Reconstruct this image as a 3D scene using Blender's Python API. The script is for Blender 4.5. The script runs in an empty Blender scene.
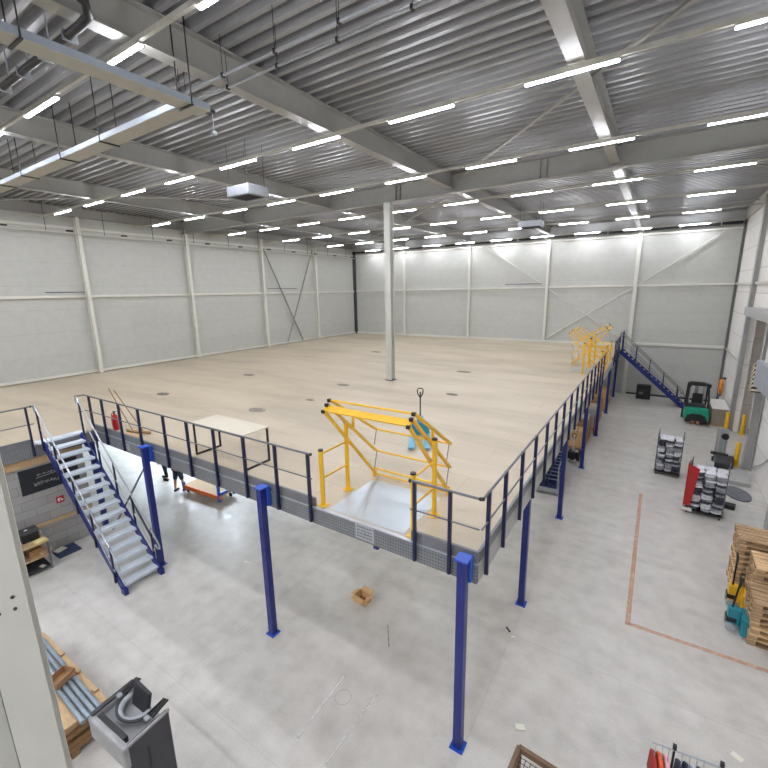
import bpy, math, random
from mathutils import Vector, Matrix
random.seed(11)
PI = math.pi
COL = bpy.context.scene.collection
V = Vector

# ------------------------------------------------------------------ materials
def lin(c):
    c /= 255.0
    return c / 12.92 if c <= 0.04045 else ((c + 0.055) / 1.055) ** 2.4
def rgb(r, g, b): return (lin(r), lin(g), lin(b), 1.0)

class N:
    """small wrapper round a material's node tree"""
    def __init__(s, name):
        s.m = bpy.data.materials.new(name); s.m.use_nodes = True
        s.t = s.m.node_tree; s.b = s.t.nodes['Principled BSDF']
        s.co = s.t.nodes.new('ShaderNodeTexCoord')
    def node(s, typ, **kw):
        n = s.t.nodes.new(typ)
        for k, v in kw.items():
            if k in n.inputs: n.inputs[k].default_value = v
            else: setattr(n, k, v)
        return n
    def link(s, a, b): s.t.links.new(a, b)
    def noise(s, scale, detail=4, vec=None, stretch=None):
        n = s.node('ShaderNodeTexNoise', Scale=scale, Detail=detail)
        src = vec or s.co.outputs['Object']
        if stretch:
            mp = s.node('ShaderNodeMapping'); mp.inputs['Scale'].default_value = stretch
            s.link(src, mp.inputs['Vector']); src = mp.outputs['Vector']
        s.link(src, n.inputs['Vector']); return n.outputs['Fac']
    def ramp(s, fac, stops):
        r = s.node('ShaderNodeValToRGB'); e = r.color_ramp.elements
        e[0].position, e[0].color = stops[0]; e[1].position, e[1].color = stops[-1]
        for p, c in stops[1:-1]:
            x = e.new(p); x.color = c
        s.link(fac, r.inputs['Fac']); return r.outputs['Color']
    def mix(s, fac, a, b, mode='MIX'):
        n = s.node('ShaderNodeMix', data_type='RGBA', blend_type=mode)
        for sock, val in ((n.inputs[0], fac), (n.inputs[6], a), (n.inputs[7], b)):
            if hasattr(val, 'is_linked') or hasattr(val, 'links'): s.link(val, sock)
            else: sock.default_value = val
        return n.outputs[2]
    def math(s, op, a, b=0.0):
        n = s.node('ShaderNodeMath', operation=op)
        for i, val in enumerate((a, b)):
            if hasattr(val, 'links'): s.link(val, n.inputs[i])
            else: n.inputs[i].default_value = val
        return n.outputs[0]
    def bump(s, h, strength=0.2, dist=0.01):
        n = s.node('ShaderNodeBump', Strength=strength, Distance=dist)
        s.link(h, n.inputs['Height']); s.link(n.outputs['Normal'], s.b.inputs['Normal'])
    def base(s, c):
        if hasattr(c, 'links'): s.link(c, s.b.inputs['Base Color'])
        else: s.b.inputs['Base Color'].default_value = c
    def rm(s, rough, metal=0.0):
        s.b.inputs['Roughness'].default_value = rough; s.b.inputs['Metallic'].default_value = metal

def mat(name, c, rough=0.5, metal=0.0, var=0.12, scale=6.0, bump=0.0, stretch=None):
    n = N(name); c = rgb(*c)
    dark = tuple(x * (1 - var) for x in c[:3]) + (1,); lite = tuple(min(1, x * (1 + var)) for x in c[:3]) + (1,)
    f = n.noise(scale, 4, stretch=stretch)
    n.base(n.ramp(f, [(0.3, dark), (0.7, lite)])); n.rm(rough, metal)
    if bump: n.bump(f, bump)
    return n.m

def mat_floor():
    n = N('polished_concrete')
    a = n.noise(0.35, 6); b = n.noise(2.2, 8); c = n.noise(40, 3)
    s = n.noise(1.1, 5, stretch=(0.25, 1.6, 1))
    col = n.ramp(a, [(0.3, rgb(188, 183, 174)), (0.5, rgb(203, 198, 189)), (0.72, rgb(214, 210, 202))])
    col = n.mix(0.35, col, n.ramp(b, [(0.32, rgb(160, 156, 149)), (0.5, rgb(201, 197, 189)), (0.68, rgb(220, 217, 210))]))
    col = n.mix(0.2, col, n.ramp(s, [(0.35, rgb(138, 136, 132)), (0.6, rgb(200, 198, 194))]))
    col = n.mix(0.12, col, n.ramp(c, [(0.4, rgb(120, 118, 114)), (0.6, rgb(205, 203, 200))]))
    e = n.noise(3.0, 9)
    col = n.mix(0.12, col, n.ramp(e, [(0.34, rgb(136, 132, 126)), (0.52, rgb(205, 201, 194)), (0.7, rgb(226, 223, 217))]))
    br = n.node('ShaderNodeTexBrick', offset=0.0, squash=1.0)
    br.inputs['Scale'].default_value = 1.0; br.inputs['Brick Width'].default_value = 5.2; br.inputs['Row Height'].default_value = 4.6
    br.inputs['Mortar Size'].default_value = 0.018; br.inputs['Mortar Smooth'].default_value = 0.4
    mp = n.node('ShaderNodeMapping'); mp.inputs['Location'].default_value = (0.05, 2.08, 0)
    n.link(n.co.outputs['Object'], mp.inputs['Vector']); n.link(mp.outputs['Vector'], br.inputs['Vector'])
    k = n.math('MULTIPLY', br.outputs['Fac'], 0.10)
    col = n.mix(k, col, rgb(105, 103, 100))
    n.base(col)
    r = n.node('ShaderNodeMapRange'); n.link(b, r.inputs[0]); r.inputs[1].default_value = 0.3; r.inputs[2].default_value = 0.7
    r.inputs[3].default_value = 0.30; r.inputs[4].default_value = 0.5
    n.link(r.outputs[0], n.b.inputs['Roughness']); n.bump(c, 0.04)
    return n.m

def mat_deck():
    n = N('particle_board')
    a = n.noise(0.5, 5, stretch=(0.5, 1.6, 1)); b = n.noise(60, 3)
    col = n.ramp(a, [(0.32, rgb(163, 150, 128)), (0.5, rgb(182, 168, 144)), (0.68, rgb(192, 179, 156))])
    col = n.mix(0.15, col, n.ramp(b, [(0.35, rgb(150, 134, 108)), (0.65, rgb(220, 210, 190))]))
    br = n.node('ShaderNodeTexBrick', offset=0.5)
    br.inputs['Color1'].default_value = rgb(255, 255, 255); br.inputs['Color2'].default_value = rgb(247, 245, 242)
    br.inputs['Mortar'].default_value = rgb(222, 217, 210)
    br.inputs['Scale'].default_value = 1.0; br.inputs['Brick Width'].default_value = 2.4; br.inputs['Row Height'].default_value = 0.9
    br.inputs['Mortar Size'].default_value = 0.006
    n.link(n.co.outputs['Object'], br.inputs['Vector'])
    col = n.mix(1.0, col, br.outputs['Color'], 'MULTIPLY')
    n.base(col); n.rm(0.42); n.bump(b, 0.05)
    return n.m

def mat_brick(name, c1, c2, mortar, w, h, ms, plane='YZ', rough=0.8, off=0.5):
    n = N(name)
    sp = n.node('ShaderNodeSeparateXYZ'); n.link(n.co.outputs['Object'], sp.inputs[0])
    cb = n.node('ShaderNodeCombineXYZ')
    for i, ax in enumerate(plane): n.link(sp.outputs[ax], cb.inputs[i])
    br = n.node('ShaderNodeTexBrick', offset=off)
    br.inputs['Color1'].default_value = rgb(*c1); br.inputs['Color2'].default_value = rgb(*c2); br.inputs['Mortar'].default_value = rgb(*mortar)
    br.inputs['Scale'].default_value = 1.0; br.inputs['Brick Width'].default_value = w; br.inputs['Row Height'].default_value = h
    br.inputs['Mortar Size'].default_value = ms
    n.link(cb.outputs[0], br.inputs['Vector'])
    f = n.noise(3, 6)
    col = n.mix(0.25, br.outputs['Color'], n.ramp(f, [(0.3, tuple(x * .75 for x in rgb(*c1)[:3]) + (1,)), (0.7, rgb(*c2))]))
    n.base(col); n.rm(rough)
    h_ = n.math('SUBTRACT', 1.0, br.outputs['Fac']); n.bump(h_, 0.3, 0.01)
    return n.m

def mat_dots(name, c, dark, pitch=0.05, r=0.22, metal=0.5, rough=0.45):
    """galvanised sheet punched with rows of small dark holes"""
    n = N(name)
    sp = n.node('ShaderNodeSeparateXYZ'); n.link(n.co.outputs['Object'], sp.inputs[0])
    xy = n.math('ADD', sp.outputs['X'], sp.outputs['Y'])
    fx = n.math('SUBTRACT', n.math('FRACT', n.math('DIVIDE', xy, pitch)), 0.5)
    fz = n.math('SUBTRACT', n.math('FRACT', n.math('DIVIDE', sp.outputs['Z'], pitch * 1.2)), 0.5)
    d = n.math('SQRT', n.math('ADD', n.math('MULTIPLY', fx, fx), n.math('MULTIPLY', fz, fz)))
    hole = n.math('LESS_THAN', d, r)
    f = n.noise(5, 4)
    col = n.ramp(f, [(0.3, tuple(x * .85 for x in rgb(*c)[:3]) + (1,)), (0.7, rgb(*c))])
    n.base(n.mix(hole, col, rgb(*dark))); n.rm(rough, metal)
    return n.m

def mat_worn(name, c, amount=0.5, top=.62):
    """worn paint: patches of it are gone"""
    n = N(name)
    f = n.noise(9, 6); n.base(rgb(*c)); n.rm(0.6)
    r = n.ramp(f, [(amount - 0.2, (top * .3,) * 3 + (1,)), (amount + 0.3, (top, top, top, 1))])
    n.link(r, n.b.inputs['Alpha'])
    return n.m

def mat_emit(name, c, strength):
    n = N(name); n.base(rgb(*c)); n.b.inputs['Emission Color'].default_value = rgb(*c)
    n.b.inputs['Emission Strength'].default_value = strength
    return n.m

def mat_stripe(name, c1, c2, pitch):
    n = N(name)
    sp = n.node('ShaderNodeSeparateXYZ'); n.link(n.co.outputs['Object'], sp.inputs[0])
    k = n.math('LESS_THAN', n.math('FRACT', n.math('DIVIDE', n.math('ADD', n.math('MULTIPLY', sp.outputs['Y'], 0.7), sp.outputs['Z']), pitch)), 0.5)
    n.base(n.mix(k, rgb(*c1), rgb(*c2))); n.rm(0.5)
    return n.m

M = dict(
    floor=mat_floor(), deck=mat_deck(),
    wall=mat_brick('sandwich_panel', (178, 178, 171), (182, 182, 175), (160, 160, 153), 60, 1.13, 0.008, 'YZ', 0.6),
    wallx=mat_brick('sandwich_panel_cross', (178, 178, 171), (182, 182, 175), (160, 160, 153), 60, 1.13, 0.008, 'XZ', 0.6),
    wallr=mat_brick('white_concrete_panel', (230, 226, 219), (236, 232, 226), (156, 152, 146), 5.9, 1.17, 0.012, 'YZ', 0.7, 0.0),
    block=mat_brick('grey_block', (150, 148, 145), (163, 161, 158), (120, 118, 115), 0.6, 0.25, 0.007, 'YZ', 0.85),
    corr=mat('galvanised_decking', (142, 142, 143), 0.42, 0.25, 0.08, 3, stretch=(0.3, 3, 1)),
    girt_paint=mat('pale_girt_paint', (203, 201, 190), 0.45, 0.0, 0.03, 3), steel_paint=mat('beige_grey_paint', (148, 147, 141), 0.5, 0.0, 0.04, 3),
    col_paint=mat('light_grey_paint', (186, 186, 178), 0.45, 0.0, 0.04, 3),
    gate_col=mat('grey_column_paint', (168, 168, 165), 0.45, 0.0, 0.04, 3),
    dark=mat('dark_grey', (52, 52, 55), 0.55), corner=mat('corner_gap_grey', (92, 92, 92), 0.5), black=mat('black_plastic', (24, 24, 26), 0.45),
    blackmet=mat('black_metal', (30, 30, 34), 0.4, 0.2),
    navy=mat('navy_paint', (19, 35, 112), 0.35, 0.0, 0.06), navyd=mat('dark_navy_paint', (19, 23, 62), 0.35, 0.0, 0.06),
    blue=mat('blue_paint', (34, 78, 178), 0.35, 0.0, 0.05),
    galv=mat('galvanised_steel', (158, 162, 166), 0.38, 0.45, 0.08, 8), galvl=mat('pale_galvanised_tread', (208, 216, 224), 0.4, 0.05, 0.06, 8),
    tray=mat('cable_tray_steel', (124, 132, 140), 0.6, 0.0, 0.05), traybot=mat('tray_underside', (168, 165, 154), 0.5, 0.1, 0.05),
    fascia=mat_dots('punched_beam', (126, 128, 130), (68, 70, 72), metal=0.1),
    toe=mat('toe_board_steel', (110, 112, 115), 0.4, 0.15, 0.08, 4), railm=mat('steel_rail_tube', (104, 106, 112), 0.35, 0.4, 0.05),
    handr=mat('bright_handrail', (176, 180, 186), 0.3, 0.6, 0.05),
    plate=mat('aluminium_plate', (176, 184, 188), 0.32, 0.7, 0.06, 2),
    yellow=mat('yellow_paint', (226, 176, 34), 0.4, 0.0, 0.06), bollard=mat('bollard_yellow', (228, 176, 20), 0.45),
    led=mat_emit('led_light', (242, 245, 255), 62.0), ledbody=mat('white_trunking', (176, 173, 162), 0.5),
    tabletop=mat('cream_laminate', (200, 192, 172), 0.5, 0, .03), red=mat('red_paint', (164, 22, 30), 0.35), orange=mat('orange_paint', (226, 112, 44), 0.45),
    wood=mat('plywood', (188, 158, 118), 0.6, 0, 0.15, 5, stretch=(1, 6, 6)), woodd=mat('dark_board', (142, 108, 74), 0.7, 0, 0.2, 7, stretch=(1, 8, 8)),
    palletw=mat('pallet_wood', (216, 182, 138), 0.75, 0, 0.25, 4, stretch=(1, 10, 6)), palletd=mat('old_pallet_wood', (172, 142, 108), 0.8, 0, 0.3, 4, stretch=(1, 10, 6)),
    card=mat('cardboard', (206, 166, 118), 0.75, 0, 0.06), cardin=mat('cardboard_inside', (150, 108, 70), 0.8, 0, 0.06), cardd=mat('brown_cardboard', (160, 122, 86), 0.8),
    chalk=mat('blackboard_slate', (30, 32, 36), 0.7, 0, 0.2), chalkw=mat('chalk', (200, 200, 198), 0.9),
    white=mat('white_paint', (224, 222, 216), 0.5, 0, 0.03), paper=mat('paper', (225, 222, 208), 0.8, 0, 0.03), padm=mat('yellow_paper', (226, 214, 150), 0.8, 0, 0.04),
    mat_blue=mat('navy_mat', (52, 62, 92), 0.85), tube=mat('steel_blue_tube', (136, 148, 158), 0.35, 0.3),
    teal=mat('teal_paint', (32, 130, 146), 0.4), tealp=mat('pale_teal_fork', (86, 160, 184), 0.4), green=mat('forklift_green', (18, 150, 118), 0.38),
    cowl=mat('grey_cowl', (150, 150, 150), 0.5), rubber=mat('grey_rubber', (104, 106, 112), 0.7), char=mat('charcoal_panel', (58, 57, 64), 0.5), pad=mat('black_pad', (38, 38, 44), 0.5),
    bag=mat('grey_poly_bag', (150, 152, 158), 0.4, 0.1, 0.35, 9), layer=mat('grey_brown_boards', (156, 144, 126), 0.7, 0, .2, 12, stretch=(1, 1, 8)), bagd=mat('dark_poly_bag', (62, 64, 72), 0.45, 0.1, 0.4, 9), bagl=mat('pale_poly_bag', (214, 214, 218), 0.4, 0, 0.15, 9),
    binblue=mat('navy_bin', (34, 42, 84), 0.45), binlip=mat('bin_rim', (126, 136, 160), 0.45),
    skin=mat('skin', (206, 156, 130), 0.55, 0, 0.05), shorts=mat('slate_shorts', (66, 74, 98), 0.85), shirt=mat('grey_shirt', (120, 124, 132), 0.85),
    trouser=mat('black_trousers', (30, 30, 36), 0.85), hair=mat('brown_hair', (66, 48, 36), 0.8), shoe=mat('black_shoe', (30, 30, 32), 0.6),
    orange_line=mat_worn('worn_orange_paint', (224, 172, 138), 0.42, .5), pale_line=mat_worn('pale_worn_marking', (232, 231, 228), 0.42, .5), ring_mark=mat_worn('grey_tyre_mark', (130, 128, 124), 0.42, .4),
    stain=mat_worn('grey_scuff', (158, 154, 142), 0.4, .5), scuff=mat_worn('dark_scuff', (110, 108, 105), 0.45, .4),
    cl_red=mat('rust_red_cloth', (150, 44, 40), 0.85), cl_or=mat('orange_cloth', (212, 92, 50), 0.85), cl_navy=mat('navy_cloth', (44, 48, 66), 0.85), cl_pale=mat('pale_blue_cloth', (186, 192, 208), 0.85), cl_grey=mat('grey_cloth', (150, 150, 156), 0.85), cl_pink=mat('pink_cloth', (214, 160, 168), 0.85),
    brownfr=mat('brown_wood_frame', (118, 92, 72), 0.7), wire=mat('wire_mesh', (190, 192, 192), 0.4, 0.5),
    stripe=mat_stripe('hazard_stripe', (224, 214, 180), (52, 50, 48), 0.17), cable=mat('orange_hose', (214, 134, 38), 0.6), purple=mat('purple_cloth', (92, 70, 122), 0.8),
    glass=mat('mirror_glass', (170, 180, 184), 0.1, 0.6), heat=mat('grey_heater_case', (128, 131, 136), 0.5), panelgrey=mat('pale_grey_panel', (160, 163, 168), 0.5),
)

# ------------------------------------------------------------------ mesh builder
class MB:
    def __init__(s): s.v = []; s.f = []; s.s = []
    def add(s, vs, fs, smooth=False):
        o = len(s.v); s.v += [tuple(v) for v in vs]
        s.f += [tuple(i + o for i in f) for f in fs]; s.s += [smooth] * len(fs); return s
    def box(s, x0, x1, y0, y1, z0, z1):
        vs = [(x, y, z) for z in (z0, z1) for y in (y0, y1) for x in (x0, x1)]
        return s.add(vs, [(0, 2, 3, 1), (4, 5, 7, 6), (0, 1, 5, 4), (2, 6, 7, 3), (0, 4, 6, 2), (1, 3, 7, 5)])
    def bar(s, p, q, w, h, up=(0, 0, 1)):
        p, q = V(p), V(q); d = (q - p).normalized(); up = V(up)
        if abs(d.dot(up)) > 0.99: up = V((0, 1, 0)) if abs(d.y) < 0.9 else V((1, 0, 0))
        r = d.cross(up).normalized() * w / 2; u = r.cross(d).normalized() * h / 2
        vs = [b + sr * r + su * u for b in (p, q) for su in (-1, 1) for sr in (-1, 1)]
        return s.add(vs, [(0, 1, 3, 2), (4, 6, 7, 5), (0, 4, 5, 1), (2, 3, 7, 6), (0, 2, 6, 4), (1, 5, 7, 3)])
    def tube(s, pts, r, n=8, caps=True):
        pts = [V(p) for p in pts]; rings = []; m = len(pts); prev = None
        for i, p in enumerate(pts):
            d = (pts[min(i + 1, m - 1)] - pts[max(i - 1, 0)]).normalized()
            if prev is None:
                a = d.orthogonal().normalized()
            else:
                a = (prev - d * prev.dot(d)); a = a.normalized() if a.length > 1e-6 else d.orthogonal().normalized()
            prev = a; b = d.cross(a); rr = r[i] if isinstance(r, (list, tuple)) else r
            rings.append([p + (a * math.cos(2 * PI * k / n) + b * math.sin(2 * PI * k / n)) * rr for k in range(n)])
        vs = [v for ring in rings for v in ring]; fs = []
        for i in range(m - 1):
            for k in range(n):
                k2 = (k + 1) % n; fs.append((i * n + k, i * n + k2, (i + 1) * n + k2, (i + 1) * n + k))
        s.add(vs, fs, True)
        if caps:
            s.add(rings[0], [tuple(range(n))[::-1]]); s.add(rings[-1], [tuple(range(n))])
        return s
    def cyl(s, p, q, r, n=12): return s.tube([p, q], r, n)
    def prism(s, pts, ext):
        """polygon PTS (3-D, planar) pushed along EXT"""
        ext = V(ext); a = [V(p) for p in pts]; n = len(a); vs = a + [p + ext for p in a]
        fs = [tuple(range(n))[::-1], tuple(range(n, 2 * n))] + [(i, (i + 1) % n, n + (i + 1) % n, n + i) for i in range(n)]
        return s.add(vs, fs)
    def lathe(s, prof, c=(0, 0, 0), n=20):
        vs = []; fs = []; c = V(c)
        for r, z in prof:
            for k in range(n): vs.append(c + V((r * math.cos(2 * PI * k / n), r * math.sin(2 * PI * k / n), z)))
        for i in range(len(prof) - 1):
            for k in range(n):
                k2 = (k + 1) % n; fs.append((i * n + k, i * n + k2, (i + 1) * n + k2, (i + 1) * n + k))
        s.add(vs, fs, True)
        s.add(vs[:n], [tuple(range(n))[::-1]]); s.add(vs[-n:], [tuple(range(n))]); return s
    def blob(s, c, rx, ry, rz, seed=0, n=10, m=6, sq=0.55, jit=0.06):
        """soft squarish lump"""
        rnd = random.Random(seed); vs = []; fs = []
        for i in range(m + 1):
            th = PI * i / m
            for k in range(n):
                ph = 2 * PI * k / n
                f = lambda t: math.copysign(abs(t) ** sq, t)
                j = 1 + rnd.uniform(-jit, jit)
                vs.append((c[0] + rx * f(math.cos(ph)) * f(math.sin(th)) * j, c[1] + ry * f(math.sin(ph)) * f(math.sin(th)) * j, c[2] + rz * f(math.cos(th)) * j))
        for i in range(m):
            for k in range(n):
                k2 = (k + 1) % n; fs.append((i * n + k, (i + 1) * n + k, (i + 1) * n + k2, i * n + k2))
        return s.add(vs, fs, True)
    def ibeam(s, p, q, h, w, tf=0.018, tw=0.012, up=(0, 0, 1)):
        p, q = V(p), V(q); u = V(up)
        for sg in (-1, 1):
            o = u * sg * (h / 2 - tf / 2); s.bar(p + o, q + o, w, tf, up)
        return s.bar(p, q, tw, h - 2 * tf, up)
    def build(s, name, material, parent=None, loc=None, bevel=0.0, world=True):
        me = bpy.data.meshes.new(name)
        off = V(loc) if loc is not None else V((0, 0, 0))
        if parent is not None and world: off = root_loc(parent)
        me.from_pydata([tuple(V(v) - off) for v in s.v], [], s.f)
        me.polygons.foreach_set('use_smooth', s.s)
        me.materials.append(material if not isinstance(material, str) else M[material]); me.update()
        o = bpy.data.objects.new(name, me); COL.objects.link(o)
        if parent is not None: o.parent = parent
        if loc is not None and parent is None: o.location = loc
        if bevel:
            b = o.modifiers.new('edge', 'BEVEL'); b.width = bevel; b.segments = 2; b.limit_method = 'ANGLE'
        return o

def root_loc(o):
    p = V((0, 0, 0))
    while o is not None: p = p + V(o.location); o = o.parent
    return p
def tag(o, label, cat, group=None, kind=None):
    o['label'] = label; o['category'] = cat
    if group: o['group'] = group
    if kind: o['kind'] = kind
    return o
def thing(name, label, cat, loc=(0, 0, 0), rotz=0.0, group=None):
    o = bpy.data.objects.new(name, None); COL.objects.link(o); o.empty_display_size = 0.2
    o.location = loc; o.rotation_euler = (0, 0, rotz)
    return tag(o, label, cat, group)
def struct(o): o['kind'] = 'structure'; return o
def dup(root, loc, rotz, label=None, group=None):
    r = root.copy(); COL.objects.link(r); r.location = loc; r.rotation_euler = (0, 0, rotz)
    if label: r['label'] = label
    if group: r['group'] = group
    for ch in list(root.children):
        c = ch.copy(); COL.objects.link(c); c.parent = r
        for g in list(ch.children):
            d = g.copy(); COL.objects.link(d); d.parent = c
    return r
L = dict(world=False)
ORD = ['', 'first', 'second', 'third', 'fourth', 'fifth', 'sixth', 'seventh', 'eighth', 'ninth', 'tenth', 'eleventh', 'twelfth']

# ------------------------------------------------------------------ key sizes (metres)
DZ = 3.37            # mezzanine floor
TOE = 3.55           # top of its toe boards
RAIL = 4.47          # guardrail top
XL, XR, YB, YF = -23.3, 5.75, 28.1, -18.0
ROOF = 11.75
XE = -12.38          # return edge of the mezzanine at the near stairs

# ------------------------------------------------------------------ the shell
o = struct(MB().box(-26, 8.6, YF, YB + 0.3, -0.3, 0).build('floor', 'floor'))
struct(MB().box(XL - .2, XL, YF, YB, -0.0, 12.1).build('wall_left', 'wall'))
struct(MB().box(XL - .2, XR, YB, YB + .2, -0.0, 12.1).build('wall_back', 'wallx'))
m = MB(); m.box(XR, XR + .2, YF, 16.1, 0, 12.1); m.box(XR, XR + .2, 16.1, 21.45, 6.05, 12.1); m.box(XR, XR + .2, 21.45, YB, 0, 12.1)
struct(m.build('wall_right', 'wallr'))
m = MB(); m.box(8.2, 8.4, 14.5, 23, 0, 6.3); m.box(XR + .2, 8.2, 14.3, 14.5, 0, 6.3); m.box(XR + .2, 8.2, 23, 23.2, 0, 6.3); m.box(XR + .2, 8.4, 14.3, 23.2, 6.3, 6.5)
struct(m.build('wall_bay', 'wallr'))
struct(MB().box(XL - .2, XR + .2, YF - .2, YF, 0, 12.1).build('wall_front', 'wallx'))
m = MB(); y = YF; prof = []
while y < YB + .05:
    prof += [(y, ROOF), (y + .10, ROOF), (y + .145, ROOF + .15), (y + .265, ROOF + .15)]; y += .31
    if y >= YB + .05: prof.append((y, ROOF))
vs = [(x, a, b) for x in (XL, XR) for a, b in prof]; n = len(prof)
m.add(vs, [(i, n + i, n + i + 1, i + 1) for i in range(n - 1)])
vs2 = [(x, a, b) for x in (XL, XR) for a, b in ((YF, ROOF + .3), (YB, ROOF + .3))]
m.add(vs2, [(0, 1, 3, 2)])
struct(m.build('ceiling', 'corr'))
# block wall below the return edge of the mezzanine
struct(MB().box(XE - .32, XE - .12, YF, -.42, 0, 2.98).build('wall_block', 'block'))
struct(MB().box(XE - .12, XE - .06, YF, -.42, 2.76, 2.98).build('trim_1', 'wood'))
struct(MB().box(XE - .12, XE - .07, -2.1, -.45, .88, .97).build('trim_2', 'wood'))

# roof steel
for x in (0.28, -5.3, -11.4, -17.5):
    struct(MB().ibeam((x, YF, 11.46), (x, YB, 11.46), .55, .28, .02).build('roof_beam', 'steel_paint'))
struct(MB().ibeam((XL, 10.62, 11.40), (XR, 10.62, 11.40), .68, .30, .025).build('roof_girder', 'steel_paint'))
for x in (-7.7, -1.9):
    m = MB()
    for dx in (-.1, .1): m.box(x + dx - .012, x + dx + .012, 10.49, 10.61, 11.09, 11.7)
    struct(m.build('beam_stiffener', 'steel_paint'))
struct(MB().ibeam((XL, YB - .16, 11.45), (XR, YB - .16, 11.45), .5, .28, .02).build('roof_beam', 'gate_col'))
struct(MB().ibeam((XL + .16, YF, 11.5), (XL + .16, YB - .4, 11.5), .45, .28, .02).build('roof_beam', 'steel_paint'))
for a, b in (((2.9, 1.9, 11.45), (-5.0, 10.4, 11.45)), ((XL + .4, 1.0, 11.45), (-17.6, 4.2, 11.45)), ((-17.4, 4.4, 11.45), (-11.5, 10.3, 11.45)),
             ((-6.2, 12.6, 11.45), (-11.3, 17.4, 11.45)), ((-11.5, 17.6, 11.45), (-17.4, 22.5, 11.45)), ((5.5, 16.2, 11.45), (.5, 10.9, 11.45))):
    struct(MB().bar(a, b, .09, .05).build('roof_brace', 'steel_paint'))
for y in (15.2, 19.6, 23.9):
    struct(MB().bar((XL + .3, y, 11.6), (XR, y, 11.6), .06, .05).build('roof_purlin', 'gate_col'))

# columns
m = MB(); c = (-8.22, 10.62)
m.ibeam((c[0], c[1], DZ), (c[0], c[1], 11.06), .30, .30, .03, .02, up=(0, 1, 0))
struct(m.build('steel_column', 'col_paint'))
struct(MB().box(c[0] - .2, c[0] + .2, c[1] - .2, c[1] + .2, DZ, DZ + .02).build('column_base', 'dark'))
for y in (-1.1, 4.8, 10.65, 16.57, 22.4):
    struct(MB().ibeam((XL + .14, y, 0), (XL + .14, y, 11.3), .26, .17, .02, .015, up=(1, 0, 0)).build('wall_column', 'girt_paint'))
for x in (-17.55, -11.4, -5.28):
    struct(MB().ibeam((x, YB - .14, 0), (x, YB - .14, 11.2), .26, .16, .02, .015, up=(0, 1, 0)).build('wall_column', 'girt_paint'))
struct(MB().ibeam((.40, YB - .14, 0), (.40, YB - .14, 11.2), .26, .22, .02, .015, up=(0, 1, 0)).build('wall_column', 'girt_paint'))
struct(MB().box(XL, XL + .22, YB - .22, YB, 0, 11.2).build('corner_piece', 'dark'))  # dark strip drawn for the gap in this corner
struct(MB().box(5.60, 5.70, YB - .12, YB, 0, 11.2).build('corner_piece', 'corner'))  # thin grey strip drawn along the corner line
for y in (21.72, 10.65, 4.8):
    struct(MB().ibeam((XR - (.02 if y > 20 else .2), y, 0), (XR - (.02 if y > 20 else .2), y, 11.5), .38, .34, .03, .02, up=(1, 0, 0)).build('wall_column', 'gate_col'))
# girts
for z, y0 in ((7.41, YF), (DZ + .1, 0.2), (10.75, YF)):
    struct(MB().box(XL, XL + .12, y0, YB - .25, z - .06, z + .06).build('wall_girt', 'girt_paint'))
for z, x1 in ((7.48, 5.6), (10.73, 5.6)):
    struct(MB().box(XL + .25, x1, YB - .12, YB, z - .06, z + .06).build('wall_girt', 'girt_paint'))
struct(MB().box(XL + .25, .25, YB - .12, YB, DZ, DZ + .16).build('wall_girt', 'girt_paint'))
struct(MB().box(.5, 5.6, YB - .14, YB, 3.5, 3.66).build('wall_girt', 'girt_paint'))
struct(MB().box(.55, 5.3, YB - .05, YB, 0, .12).build('baseboard_back', 'dark'))
for y0, y1 in ((21.95, YB - .2), (10.9, 21.45), (-4, 10.4)):
    struct(MB().box(XR - .12, XR, y0, y1, 7.42, 7.54).build('wall_girt', 'girt_paint'))
    struct(MB().box(XR - .14, XR, y0, y1, 11.2, 11.75).build('wall_girt', 'girt_paint'))
struct(MB().box(XR - .1, XR, 21.95, YB - .2, 3.45, 3.58).build('wall_girt', 'girt_paint'))
# wall bracing
for a, b in (((-10.0, 10.62), (-5.42, 7.62)), ((-5.12, 7.35), (.2, 3.72)), ((-5.1, 3.7), (.2, 7.3)), ((.62, 7.6), (4.75, 10.6))):
    struct(MB().bar((a[0], YB - .2, a[1]), (b[0], YB - .2, b[1]), .05, .11, (0, 1, 0)).build('wall_brace', 'girt_paint'))
for a, b, dx in (((16.75, 10.6), (20.35, 3.5), .2), ((21.9, 10.8), (18.5, 3.5), .3)):
    struct(MB().bar((XL + dx, a[0], a[1]), (XL + dx, b[0], b[1]), .05, .12, (1, 0, 0)).build('wall_brace', 'steel_paint'))

# near grey column at the left of the view
cx, cy = -2.10, -4.71
CD = V((0.95, -0.31, 0)).normalized(); CU = V((0.31, 0.95, 0)).normalized()
m = MB(); m.ibeam(V((cx, cy, 0)) + CU * .02, V((cx, cy, 11.3)) + CU * .02, .36, .26, .03, .02, up=CD)
struct(m.build('steel_column', 'col_paint'))
m = MB(); q = V((cx, cy, 0)) - CU * .13 + CD * .06
m.bar(q + V((0, 0, 5.5)), q - CU * 1.2 + V((0, 0, 5.5)), .08, 11.0, (0, 0, 1))
struct(m.build('wall_partition', 'wall'))
m = MB()
for dz in (-.05, .05):
    for du in (-.045, .045):
        p = V((cx, cy, 5.17 + dz)) + CU * (du + .03) + CD * .18
        m.cyl(p, p + CD * .012, .012, 8)
struct(m.build('column_bolt', 'dark'))

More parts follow.
